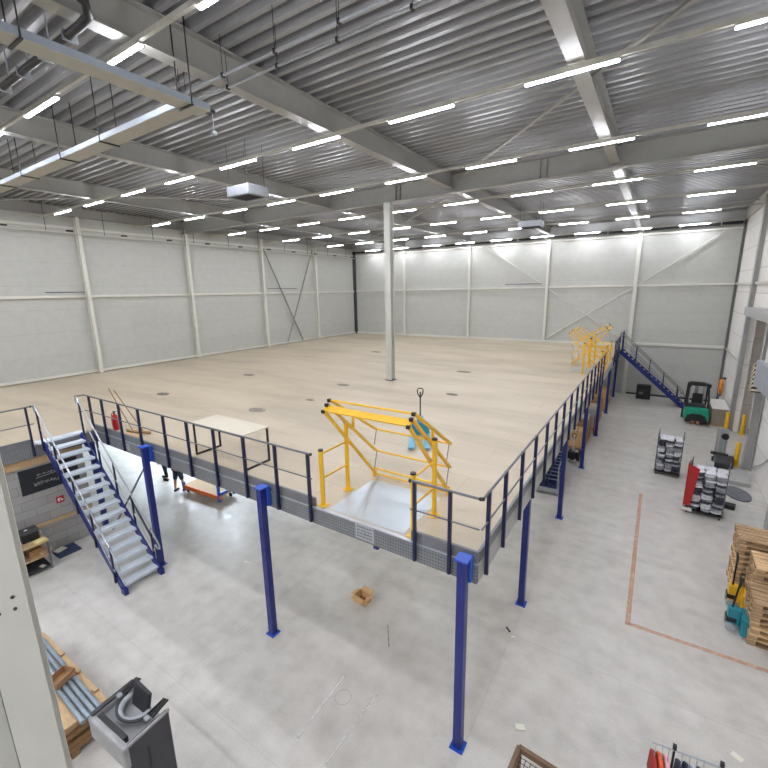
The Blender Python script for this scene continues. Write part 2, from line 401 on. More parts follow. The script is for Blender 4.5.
# floor markings
def strip(name, p, q, w, material, z=.002, th=.003):
    return struct(MB().bar((p[0], p[1], z), (q[0], q[1], z), w, th).build(name, material))
strip('floor_line', (2.06, 4.15), (2.06, 11.4), .10, 'orange_line'); strip('floor_line', (2.02, 4.2), (4.5, 4.27), .10, 'orange_line')
strip('floor_marking', (-2.54, -.22), (-2.48, -1.6), .05, 'pale_line'); strip('floor_marking', (-1.77, -.23), (-1.82, -1.7), .05, 'pale_line')
m = MB(); m.tube([(-2.28 + .15 * math.cos(t * PI / 12), -.6 + .15 * math.sin(t * PI / 12), .001) for t in range(25)], .006, 6, False)
struct(m.build('floor_marking', 'ring_mark'))
strip('floor_scuff', (-2.5, 1.3), (-2.15, .8), .02, 'scuff')
for (x, y), rx in (((-9.65, 3.99), .28), ((-9.49, 8.66), .25), ((-13.94, 17.84), .3), ((-15.17, 8.17), .28), ((-15.08, 3.66), .26), ((-8.96, 5.97), .15), ((-4.6, 9.4), .2), ((-6, 14), .3)):
    m = MB(); m.lathe([(rx, 0), (rx, .003)], (0, 0, 0), 20)
    o = struct(m.build('floor_scuff', 'stain')); o.location = (x, y, DZ); o.scale = (1.3, .8, 1)

# ------------------------------------------------------------------ LED lights on their trunking
rows = [-15.6, -13.2, -10.8, -8.4, -6.1, -1.40, 3.22, 7.62, 12.36, 16.92, 21.78, 27.1]  # unseen rows behind the viewer, past the first, added to brighten the front
xs = [3.17, .20, -2.72, -5.66, -8.62, -11.53, -14.44, -17.5, -20.4]
rname = ['added fifth row behind the viewer', 'added fourth row behind the viewer', 'added third row behind the viewer', 'added second row behind the viewer', 'first row behind the viewer', 'row closest overhead', 'second row overhead', 'third row, before the cross girder',
         'fourth row, past the cross girder', 'fifth row', 'row next to last', 'last row by the back wall']
rshort = ['added fifth row behind the viewer', 'added fourth row behind the viewer', 'added third row behind the viewer', 'added second row behind the viewer', 'first row behind the viewer', 'row closest overhead', 'second row overhead', 'third row', 'fourth row', 'fifth row', 'row next to last', 'last row']
lamp0 = None
for r, y in enumerate(rows):
    tr = MB().box(XL + .3, XR - .1, y - .03, y + .03, 11.06, 11.13).build('light_trunking', 'ledbody', loc=(0, y, 11.06))
    tag(tr, f'long white trunking rail carrying the LED lights of the {rshort[r]}', 'light rail', 'light trunking rails')
    for k, x in enumerate(xs):
        lab = f'lit LED tube, {ORD[k + 1]} from the right wall, {rname[r]}'
        if lamp0 is None:
            lamp0 = thing('linear_light', lab, 'ceiling light', (x, y, 11.0), 0, 'linear LED lights under the roof')
            MB().box(-.76, .76, -.034, .034, .018, .06).build('lamp_housing', 'ledbody', lamp0, **L)
            MB().box(-.75, .75, -.034, .034, 0.0, .0175).build('diffuser', 'led', lamp0, **L)
        else: dup(lamp0, (x, y, 11.0), 0, lab)

# lamps under the mezzanine (hidden behind its edge beams)
for x in (-3, -7.5, -13.5, -17, -20.5):
    for y in (5.0, 9.2, 15, 21):
        ld = bpy.data.lights.new('under_deck_light', 'AREA'); ld.shape = 'RECTANGLE'; ld.size = 1.5; ld.size_y = .1
        ld.energy = 75 if x < -10 and y < 10 else 16; ld.color = (.72, .85, 1.0) if x < -10 else (.9, .95, 1.0)
        lo = bpy.data.objects.new('under_deck_light', ld); COL.objects.link(lo); lo.location = (x, y, 2.95)

# ------------------------------------------------------------------ pipes, trays, heaters under the roof
def pipe(name, pts, r, material, label, cat, group=None, n=8):
    m = MB(); m.tube(pts, r, n); return tag(m.build(name, material, loc=pts[0]), label, cat, group)
def hung_pipe(name, label, y, x0, x1, z, r, step=1.3):
    t = thing(name, label, 'pipe', (x0, y, z), 0, 'pipes under the roof')
    MB().tube([(x0, y, z), (x1, y, z)], r, 8).build('pipe_run', 'galv', t)
    x = x0 + .4
    while x < x1:
        m = MB(); m.tube([(x, y, z), (x, y, ROOF)], .006, 6); m.box(x - .02, x + .02, y - r - .012, y + r + .012, z - r - .012, z + r + .012)
        m.build('hanger', 'blackmet', t); x += step
hung_pipe('conduit_pipe', 'thin galvanised pipe under the roof, the one further from the light trays', .02, -6.6, 5.6, 11.13, .022)
hung_pipe('conduit_pipe', 'thin galvanised pipe under the roof, running close beside its twin', .35, -6.9, 5.6, 11.13, .022)
t = thing('black_pipe', 'thick black drain pipe with an elbow, under the roof at the upper left', 'pipe', (-10, -2.02, 11.1))
m = MB(); m.tube([(-12.5, -2.02, 11.1), (-5.25, -2.02, 11.1), (-5.0, -2.03, 11.12), (-4.86, -2.12, 11.2), (-4.84, -2.35, 11.26), (-4.84, -4.2, 11.3)], .06, 10); m.build('pipe_run', 'black', t)
m = MB(); m.bar((-12.5, -1.9, 11.2), (-5.3, -1.9, 11.2), .03, .03); m.build('support_rail', 'galv', t)
x = -12
while x < -5.2:
    m = MB(); m.box(x - .015, x + .015, -2.09, -1.89, 11.03, 11.17); m.bar((x, -1.9, 11.2), (x, -1.9, ROOF), .02, .02); m.build('pipe_clamp', 'galv', t); x += .9
def tray(label, p, q, w, h, hangers, along):
    t = thing('cable_tray', label, 'cable tray', p, 0, 'cable trays hung from the roof')
    d = (V(q) - V(p)).normalized(); s = V((0, 0, 1)).cross(d).normalized()
    m = MB(); m.bar(V(p), V(q), w, .012); m.build('tray_bottom', 'traybot', t)
    for sg in (-1, 1):
        m = MB(); m.bar(V(p) + s * sg * w / 2 + V((0, 0, h / 2)), V(q) + s * sg * w / 2 + V((0, 0, h / 2)), .012, h); m.build('tray_side', 'tray', t)
    for u in hangers:
        c = V(p) + d * u; m = MB()
        for sg in (-1, 1): m.cyl(c + s * sg * (w / 2 + .012), V((c.x, c.y, ROOF)) + s * sg * (w / 2 + .012), .011, 6)
        m.bar(c + s * (w / 2 + .03) - V((0, 0, .02)), c - s * (w / 2 + .03) - V((0, 0, .02)), .04, .02)
        m.build('hanger', 'blackmet', t)
    return t
tray('wide steel cable tray running from the top left corner to the tray junction', (-5.08, -6.5, 10.48), (-5.08, -.3, 10.48), .34, .10, (.6, 3.6, 5.85), 'y')
tray('long steel cable tray running from the junction along the left side', (-15.5, -.52, 10.50), (-5.27, -.52, 10.50), .34, .10, (1.6, 3.2, 5.6, 7.5), 'x')
t = thing('ceiling_sensor', 'small clear hanging sensor at the end of the cable tray', 'sensor', (-5.0, -.2, 10.2))
MB().cyl((-5.0, -.2, 10.22), (-5.0, -.2, 10.49), .008, 6).build('stem', 'galv', t)
MB().box(-5.12, -4.95, -.26, -.17, 10.49, 10.53).build('bracket', 'blackmet', t)
m = MB(); m.lathe([(.02, .1), (.05, .06), (.055, .02), (.03, 0)], (-5.0, -.2, 10.14), 12); m.build('sensor_head', 'glass', t)

def heater(label, x, y, z, w, d, h):
    t = thing('unit_heater', label, 'heater', (x, y, z), 0, 'air heaters hung from the roof')
    MB().box(x - w / 2, x + w / 2, y - d / 2, y + d / 2, z, z + h).build('casing', 'heat', t, bevel=.02)
    m = MB()
    for i in range(7): m.box(x - w * .36, x + w * .42, y - d * .4 + i * d * .11, y - d * .4 + i * d * .11 + .03, z - .02, z)
    m.build('grille', 'dark', t)
    for sx in (-1, 1):
        for sy in (-1, 1):
            MB().cyl((x + sx * w * .42, y + sy * d * .42, z + h), (x + sx * w * .42, y + sy * d * .42, ROOF), .008, 6).build('hanger', 'blackmet', t)
heater('pale grey air heater hanging from the roof near the left side', -9.05, 3.85, 10.28, 1.0, .75, .3)
heater('pale grey air heater hanging in front of the back wall', -4.2, 18.3, 10.55, 1.15, .8, .3)
# sprinkler pipe along the left wall, black pipe along the back wall
t = thing('sprinkler_pipe', 'thin white sprinkler pipe running along the left wall below the roof', 'pipe', (XL + .45, 0, 10.45))
MB().tube([(XL + .45, YF, 10.47), (XL + .45, YB - .5, 10.47)], .03, 8).build('pipe_run', 'col_paint', t)
for k in range(11):
    y = .8 + 2.55 * k
    MB().cyl((XL + .45, y, 10.5), (XL + .45, y, ROOF), .012, 6).build('hanger', 'blackmet', t)
    MB().box(XL + .37, XL + .53, y + .85, y + 1.1, 10.53, 10.6).build('sprinkler_head', 'black', t)
t = thing('black_pipe', 'long black pipe on short brackets along the top of the back wall', 'pipe', (0, YB - .5, 10.95))
MB().tube([(XL + .3, YB - .5, 10.98), (5.5, YB - .5, 10.98)], .08, 10).build('pipe_run', 'black', t)
for k in range(14):
    x = -21.5 + 2.0 * k
    MB().box(x - .02, x + .02, YB - .6, YB - .3, 10.86, 11.1).build('pipe_clamp', 'col_paint', t)
for p, q, lab in (((XL + .3, 2.9, 7.62), (XL + .3, 4.6, 7.62), 'thin dark rod lying above the girt of the left wall, beside a column'),
                  ((XL + .3, 16.8, 7.75), (XL + .3, 19.9, 7.75), 'thin dark rod above the girt of the left wall, crossing the brace')):
    pipe('wall_rod', [p, q], .02, 'dark', lab, 'rod')
pipe('wall_rod', [(-8.4, YB - .25, 7.75), (-5.6, YB - .25, 7.75)], .02, 'dark', 'thin dark rod above the girt of the back wall', 'rod')

# ------------------------------------------------------------------ mezzanine
t = thing('mezzanine_platform', 'large storage mezzanine with beige board floor, grey punched edge beams and blue posts', 'mezzanine', (0, 0, 0))
MZ = t
m = MB()
m.box(XL + .02, XE, YF + .05, .0, DZ - .04, DZ); m.box(XL + .02, 0, 0, YB - .13, DZ - .04, DZ)
m.build('deck_floor', 'deck', t)
EB = 3.02
MB().box(XE, .03, -.06, .0, EB, 3.345).build('front_edge_beam', 'fascia', t)
MB().box(XE, .03, -.075, .0, 3.345, 3.37).build('edge_highlight', 'handr', t)  # bright strip: highlight along the beam's top edge put into the colour
for x0, x1 in ((XE - .1, -3.24), (-1.12, .03)):
    MB().box(x0, x1, -.05, -.0, 3.37, TOE).build('toe_board', 'toe', t)
MB().box(-.02, .04, .0, YB - .15, EB, 3.37).build('side_edge_beam', 'gate_col', t)
for y0, y1 in ((.0, 15.9), (20.8, 25.4)):
    MB().box(.0, .045, y0, y1, 3.37, TOE).build('toe_board', 'toe', t)
MB().box(XE, XE + .06, YF + .1, -.06, EB, 3.345).build('return_edge_beam', 'fascia', t)
MB().box(XE, XE + .05, YF + .1, -1.6, 3.345, TOE).build('toe_board', 'toe', t)
MB().box(XE - .25, XE + .08, -1.5, -.32, 3.345, 3.39).build('stair_landing_plate', 'galvl', t)
# joists below
for k in range(12):
    y = 2.2 + 2.3 * k
    MB().box(XL + .1, -.05, y - .05, y + .05, EB + .02, DZ - .045).build('joist', 'galv', t)
def post(x, y, cap, top=EB):
    h = 3.50 if cap else top
    p = MB().box(x - .068, x + .068, y - .068, y + .068, .012, h).build('post', 'navy', t)
    m = MB(); m.box(x - .115, x + .115, y - .115, y + .115, 0, .014); m.build('base_plate', 'blue', p)
    if cap:
        m = MB(); m.box(x - .11, x + .11, y - .1, y + .12, h, h + .03); m.box(x - .10, x + .10, y + .075, -.06, h - .42, h); m.build('head_bracket', 'blue', p, bevel=.01)  # head bracket in brighter blue: light from above put into its colour
    return p
for x in (-.13, -4.55, -9.08): post(x, -.24, True)
post(XE - .1, -.16, False)
for y in (3.57, 8.12, 12.75, 17.38, 22.0, 26.6): post(-.13, y, False)
for x in (-4.6, -9.1, -13.6, -18.1, -22.4):
    for y in (8.12, 12.75, 17.38, 22.0, 26.6): post(x, y, False)
MB().bar((-9.16, -.2, 3.0), (-11.9, -.2, .15), .02, .05, (0, 1, 0)).build('cross_brace', 'railm', t)
MB().bar((-9.16, -.15, .15), (-10.5, -.15, 1.6), .02, .05, (0, 1, 0)).build('cross_brace', 'railm', t)
# the load sign and blank labels on the edge beam
sg = MB().box(-2.26, -1.86, -.072, -.06, 3.06, 3.335).build('load_sign', 'panelgrey', t)
m = MB()
for row in range(4):
    x = -2.22
    while x < -1.92:
        w = random.uniform(.02, .05); m.box(x, x + w, -.076, -.072, 3.29 - row * .06, 3.315 - row * .06); x += w + .015
m.build('sign_lettering', 'railm', sg)
MB().box(-10.55, -10.25, -.072, -.06, 3.1, 3.3).build('label_plate', 'panelgrey', t)
MB().box(-2.1, -2.0, .25, .35, 2.7, EB).build('cable_gland', 'navy', t)

# ------------------------------------------------------------------ guardrails
def guardrail(label, posts, ends, normal, group='mezzanine guardrails', ztop=RAIL, corner=None):
    """posts: list of (x, y); ends: polyline of the rails; normal: outward direction"""
    t = thing('guardrail', label, 'guardrail', (posts[0][0], posts[0][1], 3.08), 0, group)
    nx, ny = normal
    for x, y in posts:
        ox, oy = x + nx * .06, y + ny * .06
        m = MB(); m.bar((ox, oy, 3.07), (ox, oy, ztop), .045, .06, (nx, ny, 0)); m.build('rail_post', 'navyd', t)
    pts = [(x + nx * .06, y + ny * .06, ztop) for x, y in ends]
    MB().tube(pts, .021, 8).build('top_rail', 'railm', t)
    MB().tube([(x, y, ztop - .49) for x, y, z in pts], .014, 8).build('mid_rail', 'railm', t)
    for p in (pts[0], pts[-1]):
        MB().blob(p, .03, .03, .03, 1, 8, 5, .9, 0).build('end_cap', 'black', t)
    return t
guardrail('long navy guardrail along the front edge, between the stairs and the yellow gate',
          [(x, -.05) for x in (-12.24, -11.44, -10.45, -9.41, -8.2, -7.19, -6.17, -5.15, -4.19, -3.30)],
          [(XE - .15, -.28), (XE - .15, -.05), (-3.22, -.05)], (0, -1))
guardrail('short navy guardrail at the front corner, right of the yellow gate', [(-1.02, -.05), (-.41, -.05)], [(-1.1, -.05), (.06, -.05)], (0, -1))
yy = [.18, 1.01, 2.03, 3.04, 4.07, 5.07, 6.1, 7.15, 8.2, 9.25, 10.3, 11.35, 12.4, 13.45, 14.5, 15.55]
guardrail('very long navy guardrail along the right edge of the mezzanine', [(.03, y) for y in yy], [(.03, -.09), (.03, 15.85)], (1, 0))
guardrail('short navy guardrail between the far yellow gate and the far stairs', [(.03, y) for y in (21.1, 22.2, 23.3, 24.4)], [(.03, 20.9), (.03, 24.75)], (1, 0))
guardrail('guardrail beside the head of the near stairs, at the left picture edge', [(XE + .03, y) for y in (-1.62, -2.7, -3.8)], [(XE + .03, -1.5), (XE + .03, -7)], (1, 0))
guardrail('short guardrail at the back edge past the far stairs', [(.03, 26.7), (.03, 27.6)], [(.03, 26.55), (.03, 27.8)], (1, 0))

# ------------------------------------------------------------------ stairs (descend along +X)
def staircase(label, x0, y0, y1, x1, steps, tread_m, far=False):
    t = thing('staircase', label, 'staircase', ((x0 + x1) / 2, (y0 + y1) / 2, 0))
    d = V((x1 - x0, 0, -DZ)).normalized(); up = V((d.z * -1, 0, d.x)) if d.x > 0 else V((0, 0, 1))
    for y in (y0, y1):
        m = MB(); m.bar(V((x0, y, DZ - .03)), V((x1, y, .06)), .03, .24, (0, 0, 1)); m.box(x1 - .08, x1 + .1, y - .05, y + .05, 0, .16); m.build('stringer', 'navy', t)
    for k in range(steps):
        u = (k + .8) / (steps + .6); x = x0 + (x1 - x0) * u; z = DZ * (1 - u)
        m = MB(); m.box(x - .12, x + .13, y0 + .02, y1 - .02, z, z + .035); m.box(x + .11, x + .13, y0 + .02, y1 - .02, z - .035, z); m.build('tread', tread_m, t)
    for y, s in ((y0, -1), (y1, 1)):
        yo = y + s * .045
        H = 1.0
        ptop = V((x0 + .02, yo, DZ + 1.1)); pbot = V((x1 - .05, yo, .06 + .86))
        dd = (pbot - ptop).normalized()
        pts = [ptop + V((.06, 0, -.22)), ptop + V((-.05, 0, -.2)), ptop + V((-.1, 0, -.08)), ptop + V((-.05, 0, .03)), ptop + V((.06, 0, .0)), ptop + dd * .3, pbot - dd * .2, pbot, pbot + V((.08, 0, -.1)), pbot + V((.07, 0, -.2)), pbot + V((-.05, 0, -.22)), pbot + V((-.12, 0, -.14))]
        MB().tube(pts, .022, 10).build('handrail', 'handr' if not far else 'railm', t)
        a = V((x0 + .2, yo, DZ + .45)); b = V((x1 - .25, yo, .55)); MB().tube([a, b], .014, 8).build('mid_rail', 'handr' if not far else 'railm', t)
        for k in range(5):
            u = .03 + .22 * k; x = x0 + (x1 - x0) * u; zb = DZ * (1 - u) - .1; zt = ptop.z + (pbot.z - ptop.z) * u
            m = MB(); m.bar((x, yo, zb), (x, yo, zt - .02), .04, .045, (1, 0, 0)); m.build('handrail_post', 'navyd', t)
    return t
staircase('near navy staircase with pale steel treads, down from the left end of the front edge', XE + .08, -1.38, -.45, -8.72, 15, 'galvl')
staircase('far navy staircase descending by the back wall to the parked forklift', .06, 25.5, 26.4, 3.75, 15, 'galv', True)

# ------------------------------------------------------------------ pallet gates
def pallet_gate(name, label, loc, rotz, w=1.99, flip=False):
    """local: front edge along X (0..w), depth along +Y"""
    t = thing(name, label, 'pallet gate', loc, rotz, 'yellow pallet gates')
    F = (lambda y: 1.72 - y) if flip else (lambda y: y)
    for sx, x in ((-1, 0.0), (1, w)):
        m = MB(); m.tube([(x, .08, 0), (x, .08, 1.12)], .045, 12); m.build('front_post', 'yellow', t, **L)
        m = MB(); m.box(x - .09, x + .09, .0, .17, 0, .015); m.build('base_plate', 'yellow', t, **L)
        p = MB(); p.tube([(x, .86, 0), (x, .86, 1.46)], .045, 12); p.build('rear_post', 'yellow', t, **L)
        m = MB(); m.lathe([(.11, 0), (.11, .015)], (x, .86, 0), 16); m.build('base_plate', 'yellow', t, **L)
        MB().lathe([(.05, 0), (.05, .03)], (x, .86, 1.46), 12).build('post_cap', 'black', t, **L)
        MB().lathe([(.05, 0), (.05, .03)], (x, .08, 1.12), 12).build('post_cap', 'black', t, **L)
        for z in (1.06, .56): MB().tube([(x, .08, z), (x, .86, z + .0)], .02, 8).build('side_rail', 'yellow', t, **L)
        xi = x - sx * .1
        bars = (((.30, 2.07), (1.76, 1.08)), ((.22, 2.0), (1.76, .58)), ((.12, 1.90), (1.72, .06)))
        bars = [((F(a[0]), a[1]), (F(b[0]), b[1])) for a, b in bars]
        for (a, b) in bars:
            MB().bar((xi, a[0], a[1]), (xi, b[0], b[1]), .04, .07, (1, 0, 0)).build('swing_arm', 'yellow', t, **L)
            MB().bar((xi - sx * .0 - .03, a[0] - .02, a[1]), (xi + .03, a[0] - .02, a[1]), .06, .06).build('arm_cap', 'black', t, **L)
        for (a, b) in (((1.76, 1.06), (1.66, .74)), ((1.76, .56), (1.66, .2))):
            MB().tube([(xi + sx * -.03, F(a[0]), a[1]), (xi + sx * -.03, F(b[0]), b[1])], .009, 6).build('link_rod', 'railm', t, **L)
        MB().bar((xi, F(.98), 1.62), (xi, F(.98), 1.35), .03, .05, (1, 0, 0)).build('stop_lug', 'yellow', t, **L)
        MB().box(xi - .03, xi + .03, F(1.70) - .04, F(1.70) + .04, .0, .14).build('arm_foot', 'yellow', t, **L)
    for y, z in ((.30, 2.07), (1.76, 1.08), (1.76, .58), (1.72, .17), (1.72, .05)):
        MB().tube([(.08, F(y), z), (w - .08, F(y), z)], .021, 8).build('cross_rail', 'yellow', t, **L)
    MB().bar((.08, F(.17), 1.94), (w - .08, F(.17), 1.94), .15, .03, (0, .45 if flip else -.45, .9)).build('front_beam', 'yellow', t, **L)
    return t
pg = pallet_gate('pallet_gate', 'large yellow pallet safety gate at the front edge over a steel plate', (-3.14, 0, DZ), 0)
dup(pg, (.0, 18.5, DZ), PI / 2, 'far yellow pallet gate with its raised end towards the open floor', 'yellow pallet gates')
pallet_gate('pallet_gate', 'far yellow pallet gate tilted the other way, its raised end over the mezzanine', (.0, 16.2, DZ), PI / 2, flip=True)
o = MB().box(-2.95, -1.32, .03, 1.5, DZ, DZ + .006).build('steel_plate', 'plate', loc=(-2.1, .7, DZ)); tag(o, 'shiny silver metal plate on the mezzanine floor beneath the large yellow gate', 'floor plate')
o = MB().box(-1.5, -.1, 16.4, 18.0, DZ, DZ + .006).build('steel_plate', 'plate', loc=(-.8, 17.2, DZ)); tag(o, 'small grey metal plate under the far yellow gates', 'floor plate')

# ------------------------------------------------------------------ things on the mezzanine
t = thing('work_table', 'table with cream top and thin black tube frame behind the front guardrail', 'table', (-6.75, .72, DZ))
x0, x1, y0, y1, zt = -7.72, -5.72, .34, 1.1, 4.25
MB().box(x0, x1, y0, y1, zt - .03, zt).build('tabletop', 'tabletop', t)
for x in (x0 + .04, x1 - .04):
    for y in (y0 + .03, y1 - .03): MB().box(x - .02, x + .02, y - .02, y + .02, DZ, zt - .03).build('leg', 'blackmet', t)
    MB().box(x - .02, x + .02, y0 + .05, y1 - .05, DZ, DZ + .04).build('foot_rail', 'blackmet', t)
for y in (y0 + .03, y1 - .03): MB().box(x0 + .06, x1 - .06, y - .02, y + .02, zt - .07, zt - .03).build('apron_rail', 'blackmet', t)
# fire extinguisher
t = thing('fire_extinguisher', 'red fire extinguisher on the mezzanine near the head of the near stairs', 'fire extinguisher', (-11.73, .3, DZ))
MB().lathe([(.075, 0), (.085, .02), (.085, .4), (.07, .47), (.03, .5), (.025, .53)], (-11.73, .3, DZ), 20).build('cylinder_body', 'red', t)
m = MB(); m.bar((-11.73, .3, DZ + .53), (-11.73, .3, DZ + .58), .04, .04); m.bar((-11.8, .3, DZ + .57), (-11.62, .3, DZ + .6), .03, .02); m.build('valve_handle', 'black', t)
m = MB(); m.tube([(-11.73, .3, DZ + .55), (-11.83, .27, DZ + .5), (-11.83, .25, DZ + .3), (-11.82, .25, DZ + .12)], .012, 8); m.build('hose', 'black', t)
# brooms
def broom(label, foot, head, tilt):
    t = thing('broom', label, 'broom', foot, 0, 'brooms at the front guardrail')
    f, h = V(foot), V(head); d = (h - f).normalized()
    MB().tube([f + V((0, 0, .06)), h], .014, 8).build('broom_handle', 'woodd', t)
    a = V((math.cos(tilt), math.sin(tilt), 0)) * .25
    MB().bar(f - a + V((0, 0, .08)), f + a + V((0, 0, .08)), .06, .05).build('broom_head', 'wood', t)
    MB().bar(f - a + V((0, 0, .03)), f + a + V((0, 0, .03)), .05, .055).build('bristles', 'woodd', t)
broom('broom leaning on the front guardrail, its head flat on the floor nearer the extinguisher', (-10.98, .42, DZ), (-11.18, .03, 4.80), .2)
broom('broom leaning on the front guardrail, its head further from the extinguisher', (-10.62, .55, DZ), (-11.08, .12, 4.74), .25)
MB_ = MB(); MB_.bar((-11.1, .25, DZ + .02), (-10.35, .28, DZ + .02), .1, .04)
tag(MB_.build('timber_offcut', 'wood', loc=(-10.7, .27, DZ)), 'short timber offcut lying at the foot of the brooms', 'timber')

def pallet_truck(name, label, loc, rotz, body, forkm, lean=-.15, handle=1.2, group='hand pallet trucks', bar='blackmet'):
    """forks along +Y, handle at y<0"""
    t = thing(name, label, 'pallet truck', loc, rotz, group)
    for sx in (-1, 1):
        f = MB().bar((sx * .2, .0, .085), (sx * .2, 1.12, .085), .16, .05).build('fork', forkm, t, bevel=.01, **L)
        w = MB().cyl((sx * .2 - .05, 1.0, .04), (sx * .2 + .05, 1.0, .04), .04, 14).build('fork_roller', 'panelgrey', f, world=False)
    m = MB(); m.prism([(-.28, 0, .05), (.28, 0, .05), (.22, 0, .42), (-.22, 0, .42)], (0, -.12, 0)); m.build('fork_carriage', body, t, bevel=.015, **L)
    MB().box(-.09, .09, -.34, -.12, .14, .52).build('pump_unit', body, t, bevel=.02, **L)
    for sx in (-1, 1): MB().cyl((sx * .06, -.27, .09), (sx * .15, -.27, .09), .09, 18).build('steer_wheel', 'panelgrey', t, **L)
    MB().box(-.1, .1, -.36, -.18, .2, .3).build('wheel_yoke', 'black', t, **L)
    y1 = -.27 + lean * handle
    MB().tube([(0, -.27, .5), (0, y1, handle)], .02, 8).build('tow_bar', bar, t, **L)
    m = MB(); m.tube([(0, y1, handle - .18), (.07, y1, handle - .06), (.08, y1 - .01, handle + .05), (.05, y1 - .02, handle + .09), (-.05, y1 - .02, handle + .09), (-.08, y1 - .01, handle + .05), (-.07, y1, handle - .06), (0, y1, handle - .18)], .016, 8)
    m.build('handle_loop', 'black', t, **L)
    return t
# on the deck: forks point towards the front edge
pallet_truck('pallet_truck', 'pale teal hand pallet truck on the mezzanine behind the large yellow gate', (-3.37, 4.45, DZ), PI + .467, 'teal', 'tealp', .02, 1.25)

# ------------------------------------------------------------------ under the mezzanine: cart, people
t = thing('platform_cart', 'long flat orange cart with a wooden bed and blue end posts', 'cart', (-11.66, 3.06, 0), math.radians(4))
MB().box(-1.02, 1.02, -.3, .3, .24, .30).build('bed', 'wood', t, **L)
for y in (-.33, .33): MB().box(-1.04, 1.04, y - .03, y + .03, .16, .31).build('side_beam', 'orange', t, **L)
for x in (-.98, .98):
    for y in (-.33, .33): MB().box(x - .04, x + .04, y - .04, y + .04, 0.1, .9 if x > 0 and y < 0 else .42).build('end_post', 'blue', t, **L)
    for y in (-.25, .25): MB().cyl((x * .9, y - .02, .08), (x * .9, y + .02, .08), .08, 14).build('wheel', 'black', t, **L)
MB().box(.94, 1.02, -.28, .28, .3, .4).build('end_rail', 'blue', t, **L)

def skin_mesh(name, verts, edges, radii, material, parent, root=0, sub=1):
    me = bpy.data.meshes.new(name); me.from_pydata(verts, edges, []); me.materials.append(M[material])
    o = bpy.data.objects.new(name, me); COL.objects.link(o)
    if parent is not None: o.parent = parent
    sk = o.modifiers.new('skin', 'SKIN'); sk.use_smooth_shade = True
    lay = me.skin_vertices[0].data if me.skin_vertices else None
    if lay is None:
        bpy.context.view_layer.objects.active = o
        with bpy.context.temp_override(object=o, active_object=o): bpy.ops.mesh.customdata_skin_add()
        lay = me.skin_vertices[0].data
    for i, r in enumerate(radii): lay[i].radius = (r, r) if not isinstance(r, tuple) else r; lay[i].use_root = (i == root)
    s = o.modifiers.new('sub', 'SUBSURF'); s.levels = s.render_levels = sub
    return o
def person(label, loc, rotz, legs_bare, stance, step):
    t = thing('person', label, 'person', loc, rotz)
    v = []; e = []; r = []
    def add(p, rad, par=None):
        v.append(p); r.append(rad); i = len(v) - 1
        if par is not None: e.append((par, i))
        return i
    pel = add((0, 0, .96), (.15, .11)); wst = add((0, 0, 1.12), (.135, .1), pel); ch = add((0, 0, 1.34), (.16, .11), wst); nb = add((0, .0, 1.47), .07, ch); nk = add((0, .01, 1.54), .055, nb); hd = add((0, .02, 1.64), (.075, .095), nk); tp = add((0, .01, 1.75), (.06, .075), hd)
    ns = add((0, .115, 1.63), .014, hd)
    for s in (-1, 1):
        add((s * .085, .0, 1.64), .014, hd)
        sh = add((s * .19, 0, 1.43), .055, ch); el = add((s * .25, -.02, 1.15), .042, sh); wr = add((s * .26, .06, .9), .03, el); pa = add((s * .26, .08, .83), (.022, .036), wr)
        for k in range(4):
            a = add((s * .255, .055 + k * .018, .765 - (.008 if k in (0, 3) else 0)), .009, pa); add((s * .245, .06 + k * .018, .725 - (.01 if k in (0, 3) else 0)), .008, a)
        th = add((s * .235, .12, .82), .01, wr); add((s * .225, .135, .785), .009, th)
        hp = add((s * .09, 0, .88), .095, pel); kn = add((s * stance, step * s * .5 + .015, .50), .06, hp); an = add((s * (stance + .01), step * s, .1), .042, kn); add((s * (stance + .01), step * s + .02, .05), .04, an)
    skin_mesh('body', v, e, r, 'skin', t)
    # clothes follow the body a little outside it
    sv = [(0, 0, .93), (0, 0, 1.14), (0, 0, 1.34), (0, 0, 1.46)]; se = [(0, 1), (1, 2), (2, 3)]; sr = [(.2, .155), (.19, .15), (.21, .155), (.1, .1)]
    for s in (-1, 1):
        b = len(sv); sv += [(s * .19, 0, 1.43), (s * .235, -.01, 1.24)]; sr += [.068, .062]; se += [(2, b), (b, b + 1)]
    skin_mesh('shirt', sv, se, sr, 'shirt', t)
    lv = [(0, 0, .97)]; le = []; lr = [(.185, .145)]
    zend = .48 if legs_bare else .1
    for s in (-1, 1):
        b = len(lv); u = (.88 - zend) / .78
        lv += [(s * .09, 0, .88), (s * stance, step * s * .5 + .012, .54 if not legs_bare else .46)]; lr += [.108, .085 if legs_bare else .075]; le += [(0, b), (b, b + 1)]
        if not legs_bare: lv.append((s * (stance + .01), step * s, .12)); lr.append(.06); le.append((b + 1, b + 2))
    skin_mesh('shorts' if legs_bare else 'trousers', lv, le, lr, 'shorts' if legs_bare else 'trouser', t)
    for s in (-1, 1):
        m = MB(); m.blob((s * (stance + .015), step * s + .06, .045), .05, .135, .048, 3, 12, 6, .7, 0); m.build('shoe', 'shoe', t, **L)
    m = MB(); m.blob((0, -.005, 1.705), .095, .115, .09, 5, 12, 6, .85, .02); m.build('hair', 'hair', t, **L)
    m = MB()
    for s in (-1, 1): m.blob((s * .033, .098, 1.655), .011, .008, .008, 1, 8, 4, 1, 0)
    m.blob((0, .1, 1.575), .022, .006, .006, 1, 8, 4, 1, 0); m.build('eyes_and_mouth', 'dark', t, **L)
    return t
person('person in slate blue shorts and black shoes standing under the mezzanine beside the orange cart', (-12.87, 2.62, 0), PI * .1, True, .13, .06)
person('person in black trousers standing under the mezzanine, left of the person in shorts', (-14.35, 2.95, 0), PI * .6, False, .1, .14)

